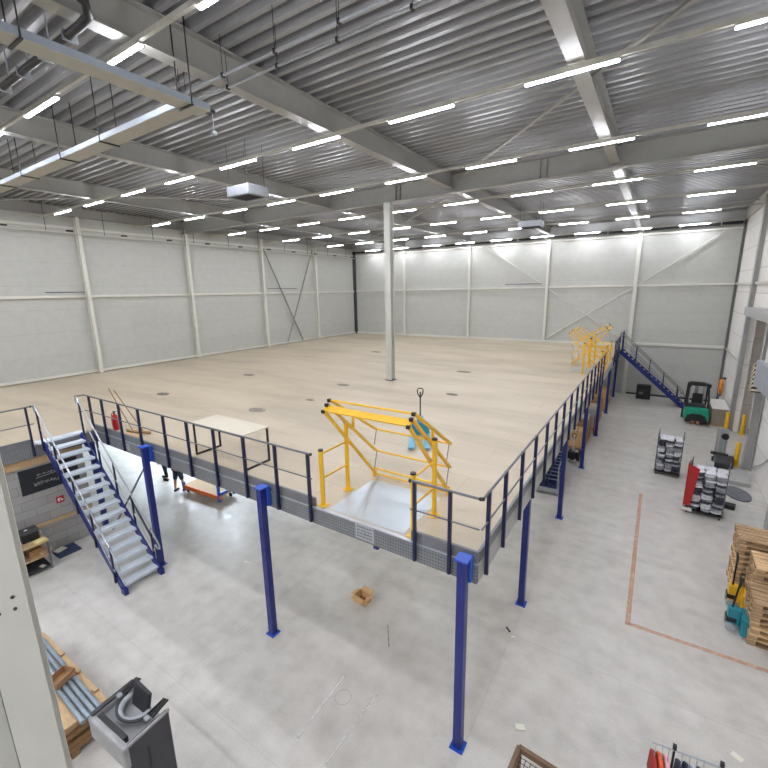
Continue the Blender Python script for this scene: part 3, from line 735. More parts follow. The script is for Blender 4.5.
# ------------------------------------------------------------------ left corner: board, bench, mat
XB = XE - .12
t = thing('blackboard', 'large black chalkboard with scribbled chalk notes on the block wall', 'chalkboard', (XB, -1.4, 2.0))
MB().box(XB, XB + .025, -2.02, -.62, 1.95, 2.68).build('board_panel', 'chalk', t)
rnd = random.Random(5)
for row, (ya, yb, z) in enumerate(((-1.62, -1.0, 2.44), (-1.72, -1.12, 2.18))):
    m = MB(); y = ya
    while y < yb:
        w = rnd.uniform(.05, .1); pts = []
        for k in range(9):
            pts.append((XB + .027, y + w * k / 8, z + (.075 if row else .045) * math.sin(k * 2.3 + rnd.random() * 3) * rnd.uniform(.4, 1)))
        m.tube(pts, .0032, 5); y += w + .02
    m.build('chalk_writing', 'chalkw', t)
m = MB(); m.tube([(XB + .027, -1.66, 2.36), (XB + .027, -.98, 2.40)], .005, 5); m.build('chalk_line', 'chalkw', t)
t = thing('safety_sign', 'small square red safety sign with a white symbol on the block wall', 'sign', (XB, -1.2, 1.45))
MB().box(XB, XB + .01, -1.3, -1.1, 1.4, 1.6).build('sign_panel', 'red', t)
m = MB(); m.box(XB + .01, XB + .013, -1.26, -1.22, 1.45, 1.55); m.box(XB + .01, XB + .013, -1.19, -1.13, 1.46, 1.5); m.box(XB + .01, XB + .013, -1.22, -1.17, 1.52, 1.54); m.build('sign_symbol', 'white', t)
t = thing('workbench', 'plywood workbench with a lower shelf and dark steel legs by the block wall', 'workbench', (-11.8, -2.6, 0))
bx0, bx1, by0, by1 = -12.32, -11.55, -3.6, -1.9
MB().box(bx0, bx1, by0, by1, .82, .86).build('bench_top', 'wood', t); MB().box(bx0 + .02, bx1 - .02, by0, by1 + .02, .42, .45).build('shelf', 'wood', t)
for x in (bx0 + .04, bx1 - .04):
    for y in (by0 + .04, by1 - .04): MB().box(x - .022, x + .022, y - .022, y + .022, 0.0, .82).build('leg', 'railm', t)
MB().box(bx0 + .02, bx1 - .02, by0 + .05, by1 - .05, .08, .11).build('bottom_shelf', 'dark', t)
def bx(name, label, cat, x, y, z, w, d, h, material, rot=0, group=None, bevel=.008):
    m = MB(); m.box(-w / 2, w / 2, -d / 2, d / 2, 0, h); o = m.build(name, material, bevel=bevel); o.location = (x, y, z); o.rotation_euler = (0, 0, rot)
    return tag(o, label, cat, group)
t = thing('label_printer', 'black label printer standing on the workbench', 'printer', (-12.0, -2.2, .86))
MB().box(-12.2, -11.85, -2.38, -2.0, .86, 1.1).build('printer_body', 'black', t, bevel=.02); MB().prism([(-12.2, -2.4, 1.1), (-11.88, -2.4, 1.1), (-11.95, -2.4, 1.16), (-12.18, -2.4, 1.16)], (0, .42, 0)).build('printer_lid', 'dark', t)
MB().box(-12.05, -11.99, -2.26, -2.2, 1.155, 1.168).build('lid_sticker', 'white', t)
bx('storage_box', 'flat black box on the workbench in front of the printer', 'box', -11.95, -2.75, .86, .5, .5, .2, 'black')
bx('note_pad', 'pale yellow paper stack at the workbench corner', 'paper', -11.68, -2.06, .86, .2, .25, .04, 'padm', .3)
bx('paper_sheet', 'white paper leaning behind the printer by the wall', 'paper', -12.12, -1.95, .86, .2, .03, .14, 'paper', .4)
bx('storage_box', 'brown box on the workbench middle shelf', 'box', -11.9, -2.2, .45, .4, .3, .2, 'cardd', .1)
bx('storage_box', 'purple grey box on the workbench middle shelf', 'box', -11.85, -2.62, .45, .35, .3, .16, 'cl_grey', -.1)
bx('timber_offcut', 'pale timber offcut lying on the workbench middle shelf end', 'timber', -11.7, -1.98, .45, .12, .3, .08, 'wood', .5)
bx('storage_box', 'blue bin on the workbench middle shelf, half hidden by the grey column', 'bin', -11.72, -2.95, .45, .25, .3, .18, 'blue')
o = MB().box(-12.46, -11.86, -1.68, -1.1, 0, .03).build('floor_mat', 'mat_blue', loc=(-12.16, -1.4, 0), bevel=.01); tag(o, 'navy rubber mat on the floor beside the workbench', 'mat')
bx('paper_sheet', 'white and grey papers lying on the navy mat', 'paper', -12.3, -1.5, .031, .2, .26, .03, 'paper', .3, None, 0)
bx('paper_sheet', 'white slip of paper on the bottom shelf of the workbench', 'paper', -11.68, -2.12, .111, .14, .1, .02, 'paper', .3, None, 0)

# ------------------------------------------------------------------ board stack with tubes
px0, px1, py0, py1 = -8.3, -5.36, -4.3, -3.14
o = thing('board_pallet', 'low wooden pallet under the brown board stack', 'pallet', ((px0 + px1) / 2, -3.75, 0))
MB().box(px0, px1, py0, py1, .10, .13).build('deck_boards', 'woodd', o)
for y in (py0 + .1, -3.75, py1 - .1): MB().box(px0, px1, y - .06, y + .06, 0, .10).build('bearer', 'woodd', o)
z = .13; rnd = random.Random(3)
for k in range(9):
    h = .05 if k not in (3, 6) else .07
    inx = rnd.uniform(0, .05); iny = .02 + (k % 3) * .02
    b = MB().box(px0 + .2, px1 - inx - (.06 if k in (3, 6) else 0), py0 + .05, py1 - iny, z, z + h - .004).build('board', 'woodd' if k < 6 else 'wood', loc=(-6.9, -3.7, z))
    names = ['lowest', 'second lowest', 'third lowest', 'fourth lowest', 'middle', 'fourth from top', 'third from top', 'second from top', 'topmost']
    tag(b, f'brown chipboard panel, {names[k]} of the stack beside the grey column', 'board', 'chipboard panels'); z += h
ztop = z
for k, (x, lab) in enumerate(((-7.1, 'rear'), (-6.4, 'middle'), (-5.7, 'front'))):
    bx('timber_block', f'{lab} small timber block along the long edge of the board stack', 'timber', x, py1 - .1, ztop, .1, .07, .045, 'wood', .2, 'timber blocks on the stack')
for k in range(4):
    y = -3.62 + k * .088
    m = MB(); m.tube([(-8.2, y + .05, ztop + .045), (-5.2, y, ztop + .045)], .038, 12)
    tag(m.build('steel_tube', 'tube', loc=(-6.8, y, ztop)), f'blue grey steel tube on the board stack, {["nearest the grey column", "second from the grey column", "third from the grey column", "furthest from the grey column"][k]}', 'tube', 'steel tubes on the boards')
t = thing('carton', 'small open brown carton sitting across the steel tubes', 'box', (-6.35, -3.5, ztop + .085), .35)
m = MB(); m.box(-.13, .13, -.17, .17, 0, .01); 
m.box(-.13, -.12, -.17, .17, 0, .13); m.box(.12, .13, -.17, .17, 0, .13); m.box(-.13, .13, -.17, -.16, 0, .13); m.box(-.13, .13, .16, .17, 0, .13); m.build('carton_shell', 'cardd', t, **L)
bx('carton', 'brown carton on the boards next to the grey column', 'box', -6.2, -3.98, ztop, .3, .26, .16, 'cardd', .3)
bx('carton', 'smaller brown carton on the boards behind its neighbour', 'box', -6.6, -3.96, ztop, .25, .22, .12, 'cardin', -.2)

# ------------------------------------------------------------------ grey machine at the bottom left
t = thing('machine_housing', 'grey and charcoal machine with U-shaped top and black folding arms at the bottom edge', 'machine', (-3.8, -3.45, 0), math.radians(3))
H = 1.62
MB().box(.0, .40, -.2, .2, .05, H - .5).build('lower_body', 'char', t, bevel=.03, **L)
MB().box(-.45, -.38, -.28, .28, H - .34, H).build('side_cowl', 'cowl', t, bevel=.025, **L)
m = MB(); m.prism([(.40, -.28, .2), (.46, -.28, .2), (.46, -.28, H), (.40, -.28, H)], (0, .58, 0)); m.build('side_panel', 'char', t, bevel=.025, **L)
MB().box(.43, .465, -.28, .31, H - .03, H + .012).build('panel_rim', 'cowl', t, bevel=.01, **L)
m = MB(); m.bar((-.42, -.3, H + .01), (-.42, .3, H + .03), .07, .03); m.build('side_lip', 'dark', t, bevel=.01, **L)
MB().box(.462, .468, -.05, -.03, 1.0, 1.35).build('panel_seam', 'black', t, **L)
MB().box(-.45, .46, -.34, -.25, H - .36, H).build('front_cowl', 'cowl', t, bevel=.035, **L)
m = MB()
pts = []
for k in range(13):
    a = PI + PI * k / 12
    pts.append((-.02 + .3 * math.cos(a), .14 + .26 * math.sin(a), H - .04))
outer = [(-.38, .2, H - .04), (-.38, -.25, H - .04), (.40, -.25, H - .04), (.40, .2, H - .04)]
MB().box(-.38, .40, -.25, .24, H - .3, H - .10).build('top_deck', 'cowl', t, **L)
m = MB(); m.tube([(p[0], p[1], H + .0) for p in pts], .022, 8); m.build('opening_rim', 'dark', t, **L)
m = MB(); m.tube([(-.02 + (p[0] + .02) * .82, p[1] - .0 + .02, H - .03) for p in pts], .045, 8); m.build('padded_rim', 'panelgrey', t, **L)
MB().bar((-.34, -.225, H - .06), (.3, -.225, H - .06), .07, .1).build('front_slot', 'black', t, **L)
m = MB(); m.prism([(-.22, .1, H - .25), (.18, .1, H - .25), (.2, .2, H + .2), (-.18, .2, H + .26)], (0, .05, 0)); m.build('back_pad', 'pad', t, bevel=.02, **L)
for x0 in (-.36, .33):
    for k in range(3):
        MB().bar((x0 + k * .05 - .05, .1, H + .02), (x0 + k * .05 - .03, .34, H + .06 + .02 * k), .018, .03).build('folding_arm', 'black', t, **L)
    MB().blob((x0, .06, H + .02), .05, .04, .03, 2, 10, 6, .8, 0).build('arm_hinge', 'galv', t, **L)

# ------------------------------------------------------------------ open carton and scraps on the floor
t = thing('open_carton', 'small open cardboard box with folded-out flaps alone on the concrete floor', 'box', (-3.42, 1.6, 0), math.radians(-8))
w, d, h = .17, .125, .19
m = MB()
for a in ((-w, w, -d, d, 0, .006), (-w, -w + .006, -d, d, 0, h), (w - .006, w, -d, d, 0, h), (-w, w, -d, -d + .006, 0, h), (-w, w, d - .006, d, 0, h)): m.box(*a)
m.build('carton_shell', 'card', t, **L)
m = MB()
m.box(-w + .007, w - .007, -d + .007, d - .007, .007, .01)
m.build('carton_bottom', 'cardin', t, **L)
for p, q, wd in (((-w, 0, h), (-w - .1, 0, h - .03), .24), ((w, 0, h), (w + .1, 0, h + .03), .24)):
    MB().bar(p, q, wd, .005).build('flap', 'card', t, **L)
for p, q, wd in (((0, -d, h), (0, -d - .12, h - .02), .33), ((0, d, h), (0, d + .11, h + .04), .33)):
    MB().bar(p, q, wd, .005).build('flap', 'card', t, **L)
bx('cardboard_scrap', 'small torn cardboard scrap on the floor near the mesh crate', 'scrap', .66, .6, 0, .16, .1, .02, 'paper', .5, None, 0)
bx('paper_scrap', 'white paper scrap on the floor left of the open carton', 'scrap', -7.11, 1.1, 0, .17, .08, .006, 'paper', .2, None, 0)
bx('paper_scrap', 'white paper scrap on the floor beside the clothes rail', 'scrap', 3.72, 1.99, 0, .15, .1, .006, 'paper', -.5, None, 0)
bx('wood_chip', 'tiny dark wood chip on the floor right of the corner post', 'scrap', -.15, 2.6, 0, .14, .03, .02, 'dark', -.7, None, 0)
bx('wood_chip', 'tiny pale wood chip on the floor right of the corner post', 'scrap', .0, 2.45, 0, .07, .05, .02, 'paper', .3, None, 0)

# mesh crate
t = thing('mesh_crate', 'brown wooden crate with a wire mesh top, cut by the bottom edge', 'crate', (1.3, -.85, 0), math.radians(-4))
w, d, h = .48, .5, .8
for x in (-w, w): MB().box(x - .03, x + .03, -d, d, h - .09, h).build('frame_rail', 'brownfr', t, **L)
for y in (-d, d): MB().box(-w, w, y - .03, y + .03, h - .09, h).build('frame_rail', 'brownfr', t, **L)
for x in (-w, w):
    for y in (-d, d): MB().box(x - .035, x + .035, y - .035, y + .035, 0, h - .09).build('corner_piece', 'brownfr', t, **L)
m = MB()
for k in range(13):
    u = -w + .05 + k * (2 * w - .1) / 12; m.cyl((u, -d + .03, h - .14), (u, d - .03, h - .14), .005, 5)
    u = -d + .05 + k * (2 * d - .1) / 12; m.cyl((-w + .03, u, h - .13), (w - .03, u, h - .13), .005, 5)
m.build('wire_mesh', 'blackmet', t, **L)
MB().box(-w + .03, w - .03, -d + .03, d - .03, .04, .08).build('crate_floor', 'brownfr', t, **L)
MB().box(-w + .1, w - .05, -d + .05, d - .1, .08, .58).build('inner_liner', 'paper', t, **L)

# clothes rail
t = thing('clothes_rail', 'chrome clothes rail on thin posts at the bottom right', 'clothes rail', (2.9, -.02, 0))
za, zb = 1.72, 1.72
a, b = V((2.42, -.06, 1.7)), V((3.75, .12, 1.7)); d = (b - a).normalized(); s = V((-d.y, d.x, 0))
MB().tube([a, b], .014, 8).build('hanging_rail', 'handr', t)
for u in (.24, .72, 1.22):
    p = a + d * u
    MB().tube([p + V((0, 0, .05)), V((p.x, p.y, .05))], .014, 8).build('upright', 'blackmet', t)
    MB().box(p.x - .02, p.x + .02, p.y - .02, p.y + .02, 1.72, 1.78).build('end_knob', 'black', t)
    MB().bar(V((p.x, p.y, .03)) - s * .3, V((p.x, p.y, .03)) + s * .3, .03, .03).build('foot', 'blackmet', t)
MB().bar(V((a.x, a.y, .08)) + d * .24, V((a.x, a.y, .08)) + d * 1.22, .025, .025).build('bottom_bar', 'blackmet', t)
def garment(label, u, material, ln, w=.34, th=.05):
    p = a + d * u; t = thing('garment', label, 'garment', (p.x, p.y, 1.62), math.atan2(s.y, s.x), 'clothes on the rail')
    m = MB(); pr = [(-w / 2, -.08), (-.07, 0), (.07, 0), (w / 2, -.08), (w / 2 + .04, -.4), (w / 2 - .03, -.42), (w / 2 - .05, -ln), (-w / 2 + .05, -ln), (-w / 2 + .03, -.42), (-w / 2 - .04, -.4)]
    m.prism([(x, -th / 2, z - .13) for x, z in pr], (0, th, 0)); m.build('cloth', material, t, bevel=.02, **L)
    MB().tube([(0, 0, -.14), (0, 0, .06), (.0, .018, .085), (0, .0, .1)], .005, 6).build('hanger_hook', 'handr', t, **L)
for lab, u, mt, ln in (('rust red garment at the end of the clothes rail', .05, 'cl_red', 1.0), ('orange garment on the rail next to the rust red one', .12, 'cl_or', .9), ('pale pink garment on the rail beside the orange one', .19, 'cl_pink', .8),
                       ('navy garment on the rail, left of the pale blue one', .33, 'cl_navy', .95), ('dark navy jacket on the rail touching the pale blue one', .41, 'cl_navy', 1.0), ('pale blue garment on the rail between two navy ones', .48, 'cl_pale', .9), ('navy jacket on the rail, right of the pale blue one', .55, 'cl_navy', .9),
                       ('pale lilac garment alone in the middle of the rail', .82, 'cl_pale', .9), ('grey garment on the rail, furthest from the rust red one', .92, 'cl_grey', .95)):
    garment(lab, u, mt, ln)

# ------------------------------------------------------------------ pallets
def euro(name, label, loc, rotz, wm, group):
    t = thing(name, label, 'pallet', loc, rotz, group)
    for k in range(5):
        w = .145 if k in (0, 2, 4) else .1; y = -.4 + .0725 + k * (.8 - .145) / 4
        MB().box(-.6, .6, y - w / 2, y + w / 2, .122, .144).build('top_board', wm, t, **L)
    for x in (-.53, 0, .53):
        MB().box(x - .07, x + .07, -.4, .4, .1, .122).build('cross_board', wm, t, **L)
        for y in (-.33, 0, .33): MB().box(x - .07, x + .07, y - .065, y + .065, .022, .1).build('spacer_block', 'palletd', t, **L)
    for y in (-.33, 0, .33): MB().box(-.6, .6, y - .065, y + .065, 0, .022).build('bottom_board', wm, t, **L)
    return t
pal = [euro('wooden_pallet', 'x', (0, 0, -50), 0, 'palletw', 'x'), euro('wooden_pallet', 'x', (0, 0, -50), 0, 'palletd', 'x')]
used = [False, False]
rnd = random.Random(8)
def put_pallet(x, y, z, rz, label, group, k):
    if not used[k]:
        p = pal[k]; used[k] = True; p.location = (x, y, z); p.rotation_euler = (0, 0, rz); p['label'] = label; p['group'] = group; return p
    return dup(pal[k], (x, y, z), rz, label, group)
for (x, y, n, nm) in ((4.82, 5.27, 7, 'lowest of the three pallet stacks at the right'), (4.93, 6.16, 9, 'middle pallet stack by the right wall'), (4.74, 7.12, 10, 'tallest, furthest pallet stack by the right wall')):
    for k in range(n):
        lab = ('topmost' if k == n - 1 else 'bottom' if k == 0 else ORD[n - k] + ' from top') + f' pallet of the {nm}'
        put_pallet(x + rnd.uniform(-.025, .025), y + rnd.uniform(-.012, .012), k * .145, rnd.uniform(-.012, .012), lab, 'wooden pallets by the right wall', 0 if rnd.random() < .55 else 1)
pallet_truck('pallet_truck', 'teal hand pallet truck with white wheels parked against the lowest pallet stack', (4.22, 5.27, 0), -PI / 2, 'teal', 'teal', .05, 1.2)
pallet_truck('pallet_truck', 'yellow hand pallet truck with a black handle parked between the pallet stacks', (4.32, 6.16, 0), -PI / 2, 'yellow', 'yellow', .0, 1.25)

# ------------------------------------------------------------------ trolleys full of parcels
def trolley(label, loc, rotz, w, d, h, red=False):
    t = thing('cage_trolley', label, 'trolley', loc, rotz, 'cage trolleys')
    MB().box(-w / 2, w / 2, -d / 2, d / 2, .12, .16).build('base', 'blackmet', t, **L)
    for x in (-w / 2 + .06, w / 2 - .06):
        for y in (-d / 2 + .06, d / 2 - .06): MB().cyl((x - .02, y, .06), (x + .02, y, .06), .06, 14).build('caster', 'black', t, **L)
    for sx in (-1, 1):
        x = sx * w / 2; m = MB()
        for y in (-d / 2, d / 2): m.cyl((x, y, .14), (x, y, h), .014, 8)
        m.cyl((x, -d / 2, h), (x, d / 2, h), .014, 8); m.build('side_frame', 'railm', t, **L)
        m = MB()
        for k in range(1, 8): m.cyl((x, -d / 2 + d * k / 8, .16), (x, -d / 2 + d * k / 8, h), .004, 5)
        for k in range(1, 10): m.cyl((x, -d / 2, .16 + (h - .16) * k / 10), (x, d / 2, .16 + (h - .16) * k / 10), .004, 5)
        m.build('side_mesh', 'railm', t, **L)
    if red:
        m = MB(); m.prism([(-w / 2 - .03, -d / 2 - .02, .22), (-w / 2 - .03, d / 2, .3), (-w / 2 - .03, d / 2, h - .12), (-w / 2 - .03, -d / 2 - .02, h + .02)], (-.03, 0, 0)); m.build('side_panel', 'red', t, **L)
        m = MB(); m.prism([(-w / 2 - .03, -d / 2 - .05, .3), (-w / 2 + .14, -d / 2 - .05, .3), (-w / 2 + .26, -d / 2 - .05, h - .1), (-w / 2 - .03, -d / 2 - .05, h + .02)], (0, -.03, 0)); m.build('front_flap', 'red', t, **L)
        MB().box(-w / 2 - .06, -w / 2 + .2, -d / 2 - .06, -d / 2, .1, .2).build('bumper', 'white', t, **L)
    return t
bag_me = []
for k in range(6):
    m = MB(); m.blob((0, 0, .055), .14, .2, .055, k + 20, 12, 6, .6, .09)
    o = m.build('parcel', ('bag', 'bagd', 'bagl', 'bag', 'bagd', 'bag')[k]); bag_me.append(o.data); bpy.data.objects.remove(o)
def fill(loc, rotz, w, d, z0, layers, nx, ny, label, group, seed, pale_top=True):
    rn = random.Random(seed); R = Matrix.Rotation(rotz, 3, 'Z'); dz = 1.36 / layers
    for k in range(layers):
        for i in range(nx):
            for j in range(ny):
                q = V((-w / 2 + (i + .5) * w / nx, -d / 2 + (j + .5) * d / ny, 0)); p = R @ (q + V((rn.uniform(-.03, .03), rn.uniform(-.03, .03), 0))) + V(loc)
                me = bag_me[2] if (k >= layers - 1 and pale_top) else bag_me[rn.choice((0, 1, 1, 2, 2, 3, 4, 5))]
                o = bpy.data.objects.new('parcel', me); COL.objects.link(o)
                o.location = (p.x, p.y, z0 + k * dz); o.rotation_euler = (0, 0, rotz + rn.uniform(-.3, .3)); o.scale = (w / nx / .285, d / ny / .41, dz * 9.0)
                tag(o, label, 'parcel', group)
c1, r1 = (2.86, 13.95, 0), math.radians(-3)
trolley('grey cage trolley full of wrapped parcels, standing alone in the open floor', c1, r1, .82, .72, 1.72)
fill(c1, r1, .76, .66, .17, 16, 3, 2, 'grey wrapped parcel inside the cage trolley without a red panel', 'parcels in the plain trolley', 3)
c2, r2 = (3.86, 10.98, 0), math.radians(-8)
trolley('parcel trolley with a red side panel in front of the stacker', c2, r2, .98, .8, 1.72, True)
fill((3.9, 10.95, 0), r2, .9, .74, .17, 16, 3, 2, 'crumpled grey parcel on the trolley with the red panel', 'parcels on the red panelled trolley', 4)

# ------------------------------------------------------------------ stacker, floor mat, bollards, door frame
t = thing('electric_stacker', 'grey hand stacker with twin mast and dark base behind the red panelled trolley', 'stacker', (4.72, 16.35, 0), math.radians(-8))
for x in (-.14, .14): MB().ibeam((x, .25, .05), (x, .25, 1.32), .1, .1, .012, .01, up=(1, 0, 0)).build('mast_rail', 'gate_col', t, **L)
MB().box(-.2, .2, .2, .3, 1.3, 1.42).build('mast_head', 'panelgrey', t, **L); MB().box(-.08, .08, .22, .28, .2, 1.3).build('lift_cylinder', 'galv', t, **L)
m = MB(); m.cyl((.1, .12, 1.12), (.1, .2, 1.12), .13, 16); m.build('control_wheel', 'black', t, **L)
MB().box(-.1, .5, -1.0, .15, .08, .34).build('power_unit', 'dark', t, bevel=.05, **L); MB().box(-.3, .3, .0, .2, .3, .38).build('cover', 'black', t, bevel=.02, **L)
for x in (.0, .36): MB().bar((x, -1.0, .09), (x, -1.6, .06), .16, .05).build('fork', 'black', t, **L)
for x in (-.2, .3): MB().cyl((x - .04, .05, .1), (x + .04, .05, .1), .1, 14).build('wheel', 'black', t, **L)
bx('wooden_sheet', 'grey slab lying on the floor right of the hand stacker', 'board', 5.2, 14.75, 0, .62, 1.5, .14, 'gate_col', math.radians(-4))
m = MB(); m.prism([(.38 * math.cos(k * PI / 8), .62 * math.sin(k * PI / 8), 0) for k in range(16)], (0, 0, .05))
o = m.build('rubber_mat', 'rubber'); o.location = (4.98, 13.1, 0); o.rotation_euler = (0, 0, .2); tag(o, 'rounded dark grey rubber mat on the floor beside the parcel trolley', 'mat')
bx('step_block', 'small black wheel block beside the parcel trolley near the pallets', 'block', 4.62, 11.75, 0, .3, .3, .14, 'black', -.2)
for (x, y, lab) in ((5.46, 21.40, 'left of the tall grey door column'), (6.08, 21.2, 'right of the tall grey door column'), (5.28, 16.2, 'standing alone in front of the door opening')):
    t = thing('bollard', f'yellow safety bollard {lab}', 'bollard', (x, y, 0), 0, 'yellow bollards')
    MB().lathe([(.085, .012), (.085, .98), (.07, 1.02), (.03, 1.04)], (x, y, 0), 18).build('bollard_post', 'bollard', t); MB().box(x - .11, x + .11, y - .11, y + .11, 0, .012).build('base_plate', 'bollard', t)
t = thing('door_frame', 'grey steel door frame with a deep box header on the right wall', 'door frame', (5.5, 18, 0))
MB().box(5.18, 5.74, 13.6, 19.7, 6.05, 6.42).build('header_box', 'gate_col', t, bevel=.02)
MB().ibeam((5.56, 15.95, 0), (5.56, 15.95, 6.05), .26, .26, .03, .02, up=(1, 0, 0)).build('jamb_post', 'gate_col', t)
MB().ibeam((5.6, 21.2, 2.2), (5.6, 21.2, 6.05), .1, .1, .03, .02, up=(1, 0, 0)).build('jamb_post', 'gate_col', t)
MB().box(5.42, 5.44, 15.84, 15.94, 1.5, 1.75).build('lock_box', 'black', t)
o = thing('wall_cabinet', 'pale grey hanging wall box with a striped edge beside the door opening', 'cabinet', (5.45, 13.6, 3.7))
MB().box(5.18, 5.74, 12.2, 15.02, 3.72, 4.68).build('cabinet_body', 'panelgrey', o, bevel=.03)
MB().bar((5.3, 15.2, 3.42), (5.3, 15.2, 4.5), .3, .34, (0, 1, 0)).build('striped_edge', 'stripe', o)
MB().box(5.3, 5.42, 14.3, 14.42, 4.68, 6.05).build('hanger_tube', 'white', o)
bx('goods_crate', 'brown goods on the floor inside the door opening', 'crate', 6.7, 19.6, 0, 1.0, 1.2, 1.0, 'cardd')
bx('storage_box', 'orange box on the brown goods inside the door opening', 'box', 6.7, 19.6, 1.0, .5, .6, .35, 'orange')
t = thing('wall_line', 'thin grey line running diagonally down the white right wall', 'cable', (5.7, 14, 1))  # diagonal grey line drawn as a thin tube on the wall
MB().tube([(5.7, 15.6, .25), (5.7, 14.2, .9), (5.7, 12.6, 1.9), (5.7, 11.6, 2.6)], .025, 8).build('line_run', 'gate_col', t)

# white sheet stack by the forklift
t = thing('sheet_stack', 'pallet of brown layered boards topped with a white sheet, right of the forklift', 'board stack', (5.3, 23.4, 0))
for k in range(7):
    ins = random.uniform(0, .03); MB().box(4.87 + ins, 5.58 - ins, 22.15 + ins, 24.5, .12 + k * .12, .12 + k * .12 + .1).build('board_layer', 'layer', t)
MB().box(4.88, 5.56, 22.2, 24.5, 0, .12).build('pallet_base', 'palletd', t); MB().box(4.85, 5.6, 22.12, 24.52, .96, .99).build('white_sheet', 'white', t)
# hose coil
t = thing('hose_coil', 'bundle of orange hose hanging on the white wall behind the forklift', 'hose', (5.6, 26.4, 1.2))
for k in range(4):
    m = MB(); m.tube([(5.6 - .03 * k, 26.4 + (.3 + .03 * k) * math.cos(i * PI / 10), 1.35 + (.55 - .05 * k) * math.sin(i * PI / 10)) for i in range(21)], .04, 6, False); m.build('hose_loop', 'cable', t)
MB().box(5.55, 5.74, 26.3, 26.5, 1.85, 1.95).build('hook', 'black', t); MB().box(5.5, 5.62, 26.2, 26.5, .85, 1.2).build('hanging_cloth', 'purple', t)

# ------------------------------------------------------------------ forklift (rear towards the viewer)
t = thing('forklift', 'green and black forklift truck parked with its counterweight towards the viewer', 'forklift', (4.2, 21.9, 0), 0)
m = MB(); m.prism([(-.56, 0, .28), (.56, 0, .28), (.58, 0, .62), (.5, 0, .92), (-.5, 0, .92), (-.58, 0, .62)], (0, .5, 0)); m.build('counterweight', 'green', t, bevel=.06, **L)
m = MB(); m.prism([(-.5, -.012, .16), (.5, -.012, .16), (.42, -.012, .5), (.2, -.012, .62), (-.2, -.012, .62), (-.42, -.012, .5)], (0, .1, 0)); m.build('rear_cover', 'black', t, bevel=.02, **L)
MB().box(-.5, .5, .45, 1.75, .3, .8).build('chassis', 'black', t, bevel=.04, **L)
MB().box(-.38, .38, .3, .85, .9, 1.05).build('hood', 'dark', t, bevel=.04, **L)
for x in (-.11, .11): MB().cyl((x - .07, .12, .15), (x + .07, .12, .15), .15, 18).build('rear_wheel', 'cardd', t, **L)
for x in (-.5, .5): MB().cyl((x - .1, 1.4, .26), (x + .1, 1.4, .26), .26, 20).build('front_wheel', 'black', t, **L)
for s in (-1, 1):
    MB().tube([(s * .46, .28, .9), (s * .47, .32, 1.4), (s * .42, .6, 2.08)], .05, 8).build('guard_post', 'black', t, **L)
    MB().tube([(s * .47, 1.6, .8), (s * .44, 1.3, 2.08)], .045, 8).build('guard_post', 'black', t, **L)
    MB().box(s * .43 - .09, s * .43 + .09, .5, .62, 2.0, 2.2).build('work_lamp', 'black', t, bevel=.02, **L)
m = MB()
for k in range(7): m.bar((-.44, .62 + k * .12, 2.08), (.44, .62 + k * .12, 2.08), .03, .05)
for x in (-.44, .44): m.bar((x, .55, 2.08), (x, 1.36, 2.08), .06, .06)
m.build('overhead_guard', 'black', t, **L)
MB().box(-.24, .24, .8, 1.2, 1.0, 1.14).build('seat', 'dark', t, bevel=.04, **L); MB().box(-.23, .23, .78, .88, 1.1, 1.6).build('seat_back', 'black', t, bevel=.04, **L)
m = MB(); m.tube([(.18 * math.cos(k * PI / 8), 1.42 + .06 * math.sin(k * PI / 8), 1.3 + .17 * math.sin(k * PI / 8)) for k in range(17)], .015, 6, False); m.build('steering_wheel', 'black', t, **L)
for x in (-.33, .33): MB().ibeam((x, 1.85, .08), (x, 1.85, 2.1), .1, .12, .015, .015, up=(1, 0, 0)).build('mast_rail', 'gate_col', t, **L)
MB().box(-.36, .36, 1.8, 1.9, 1.95, 2.05).build('mast_head', 'black', t, **L); MB().box(-.1, .1, 1.82, 1.9, .3, 1.9).build('lift_cylinder', 'galv', t, **L)
for x in (-.25, .25): MB().bar((x, 1.95, .08), (x, 3.0, .05), .12, .04).build('fork', 'blackmet', t, **L)
MB().box(-.45, .45, 1.9, 1.95, .1, .55).build('carriage', 'black', t, **L)

# black cabinet at the back wall
t = thing('tool_cabinet', 'low black cabinet with open front standing near the far stairs', 'cabinet', (1.6, 26.95, 0))
MB().box(1.2, 2.02, 26.75, 27.3, 0, .95).build('cabinet_body', 'black', t, bevel=.02)
for z in (.3, .6): MB().box(1.26, 1.96, 26.73, 26.75, z, z + .03).build('shelf_edge', 'dark', t)
MB().box(1.35, 1.6, 26.71, 26.75, .36, .5).build('drawer_front', 'railm', t)
bx('dark_crate', 'low dark crate on the floor at the foot of the last mezzanine post', 'crate', -.75, 26.9, 0, .9, .5, .4, 'dark')

# ------------------------------------------------------------------ goods under the right edge
t = thing('bin_cart', 'long low cart with rows of navy bins under the right mezzanine edge', 'cart', (-1.0, 11.3, 0), math.radians(4))
CW, CL_ = .78, 3.4
MB().box(-CW / 2, CW / 2, -CL_ / 2, CL_ / 2, .16, .24).build('cart_bed', 'galv', t, bevel=.01, **L)
MB().box(-CW / 2 - .01, CW / 2 + .01, -CL_ / 2 - .03, -CL_ / 2, .1, .26).build('front_lip', 'panelgrey', t, **L)
for x in (-CW / 2 + .06, CW / 2 - .06):
    for y in (-CL_ / 2 + .12, CL_ / 2 - .12): MB().cyl((x - .025, y, .08), (x + .025, y, .08), .08, 14).build('wheel', 'panelgrey', t, **L)
MB().tube([(CW / 2 - .02, -CL_ / 2 + .1, .2), (CW / 2 - .02, -CL_ / 2 + .1, 1.05), (CW / 2 - .02, CL_ / 2 - .1, 1.05), (CW / 2 - .02, CL_ / 2 - .1, .2)], .018, 8).build('side_rail', 'galv', t, **L)
bin0 = None; R = Matrix.Rotation(math.radians(4), 3, 'Z')
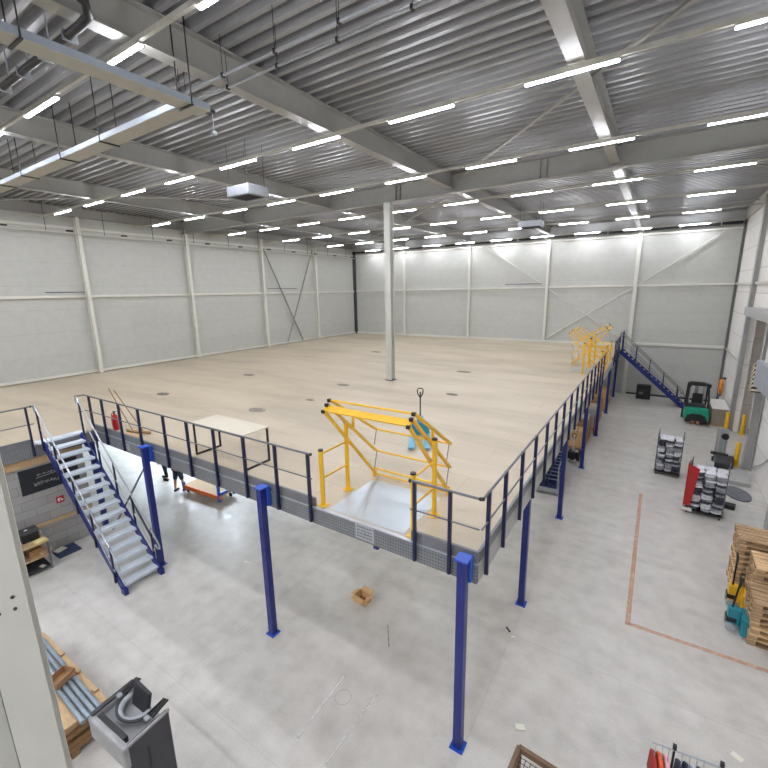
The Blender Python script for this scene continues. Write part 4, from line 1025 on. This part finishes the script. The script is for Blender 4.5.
for i in range(9):
    for j in range(2):
        p = R @ V((-.185 + .36 * j, -CL_ / 2 + .22 + i * .365, 0)) + V((-1.0, 11.3, .24))
        lab = f'navy storage bin, {ORD[i + 1]} row from the open end of the bin cart, {"inner" if j == 0 else "outer"} side'
        if bin0 is None:
            bin0 = thing('storage_bin', lab, 'bin', p, math.radians(4), 'navy bins on the cart')
            m = MB(); m.box(-.16, .16, -.16, .16, 0, .01)
            for a in ((-.16, -.15, -.16, .16, 0, .22), (.15, .16, -.16, .16, 0, .22), (-.16, .16, -.16, -.15, 0, .16), (-.16, .16, .15, .16, 0, .22)): m.box(*a)
            m.build('bin_shell', 'binblue', bin0, **L); MB().box(-.165, .165, .14, .17, .205, .23).build('bin_rim', 'binlip', bin0, **L)
        else: dup(bin0, p, math.radians(4), lab)
pallet_truck('pallet_truck', 'black hand pallet truck with a pale handle in front of the big carton', (-.58, 13.4, 0), .05, 'black', 'blackmet', .1, 1.2, bar='handr')
def pal_at(x, y, lab): put_pallet(x, y, 0, PI / 2, lab, 'pallets under the mezzanine edge', 1)
pal_at(-.78, 15.35, 'pallet under the big tan carton nearest the black pallet truck')
t = thing('carton', 'big tan carton with taped lid on a pallet under the right mezzanine edge', 'box', (-.7, 15.25, .145), .04)
MB().box(-.33, .33, -.38, .38, 0, .75).build('carton_body', 'card', t, bevel=.01, **L); MB().box(-.03, .03, -.385, .385, .7, .755).build('tape_strip', 'cardd', t, **L)
pal_at(-.75, 16.6, 'pallet under the dark brown crate behind the big tan carton')
bx('goods_crate', 'dark brown crate behind the big tan carton, half hidden by a post', 'crate', -.72, 16.6, .145, .72, 1.0, .95, 'woodd')
bx('carton', 'pale flat carton lying on the dark brown crate', 'box', -.72, 16.6, 1.1, .6, .7, .12, 'tabletop', .1)
pal_at(-.7, 18.7, 'pallet under the grey crate between two mezzanine posts')
bx('goods_crate', 'grey crate on a pallet between two mezzanine posts', 'crate', -.66, 18.7, .145, .74, 1.05, 1.0, 'gate_col')
bx('carton', 'cream flat box on the grey crate under the mezzanine', 'box', -.66, 18.7, 1.15, .66, .9, .1, 'tabletop')
pal_at(-.65, 20.5, 'pallet under the brown crate with a red end')
bx('goods_crate', 'brown crate standing behind the grey crate under the mezzanine', 'crate', -.62, 20.5, .145, .72, 1.0, 1.05, 'cardd')
pal_at(-.6, 22.9, 'pallet under the two stacked cartons further back')
bx('carton', 'lower tan carton of the pair stacked far under the mezzanine edge', 'box', -.56, 22.9, .145, .72, 1.0, .7, 'card')
bx('carton', 'upper tan carton of the pair stacked far under the mezzanine edge', 'box', -.6, 22.9, .845, .5, .7, .5, 'card', .1)
pal_at(-.6, 25.0, 'pallet under the last carton before the back wall')
bx('carton', 'last tan carton under the mezzanine edge near the back wall', 'box', -.58, 25.0, .145, .7, .9, .75, 'card', .05)
bx('red_panel', 'narrow red panel leaning at the side of the brown goods', 'panel', -.26, 17.9, 0, .04, .7, .9, 'red', 0, None, .004)

# ------------------------------------------------------------------ camera, world, view
Rm = ((0.83806452, 0.5453017, -0.01714389), (0.10464865, -0.1915141, -0.97589498), (-0.53544049, 0.81606888, -0.21756626))
cam = bpy.data.cameras.new('camera'); co = bpy.data.objects.new('camera', cam); COL.objects.link(co)
cam.sensor_width = 36.0; cam.lens = 416.106 / 768 * 36.0; cam.clip_start = .05; cam.clip_end = 200
x, y, z = V(Rm[0]), -V(Rm[1]), -V(Rm[2])
co.matrix_world = Matrix(((x.x, y.x, z.x, 1.918), (x.y, y.y, z.y, -5.413), (x.z, y.z, z.z, 7.40), (0, 0, 0, 1)))
sc = bpy.context.scene; sc.camera = co
w = bpy.data.worlds.new('world'); sc.world = w; w.use_nodes = True
w.node_tree.nodes['Background'].inputs[0].default_value = (.75, .8, .9, 1); w.node_tree.nodes['Background'].inputs[1].default_value = .2
sc.view_settings.view_transform = 'Standard'; sc.view_settings.look = 'None'; sc.view_settings.gamma = 1; sc.view_settings.use_curve_mapping = False
sc.view_settings.exposure = 1.43
sc.cycles.max_bounces = 8; sc.cycles.diffuse_bounces = 5
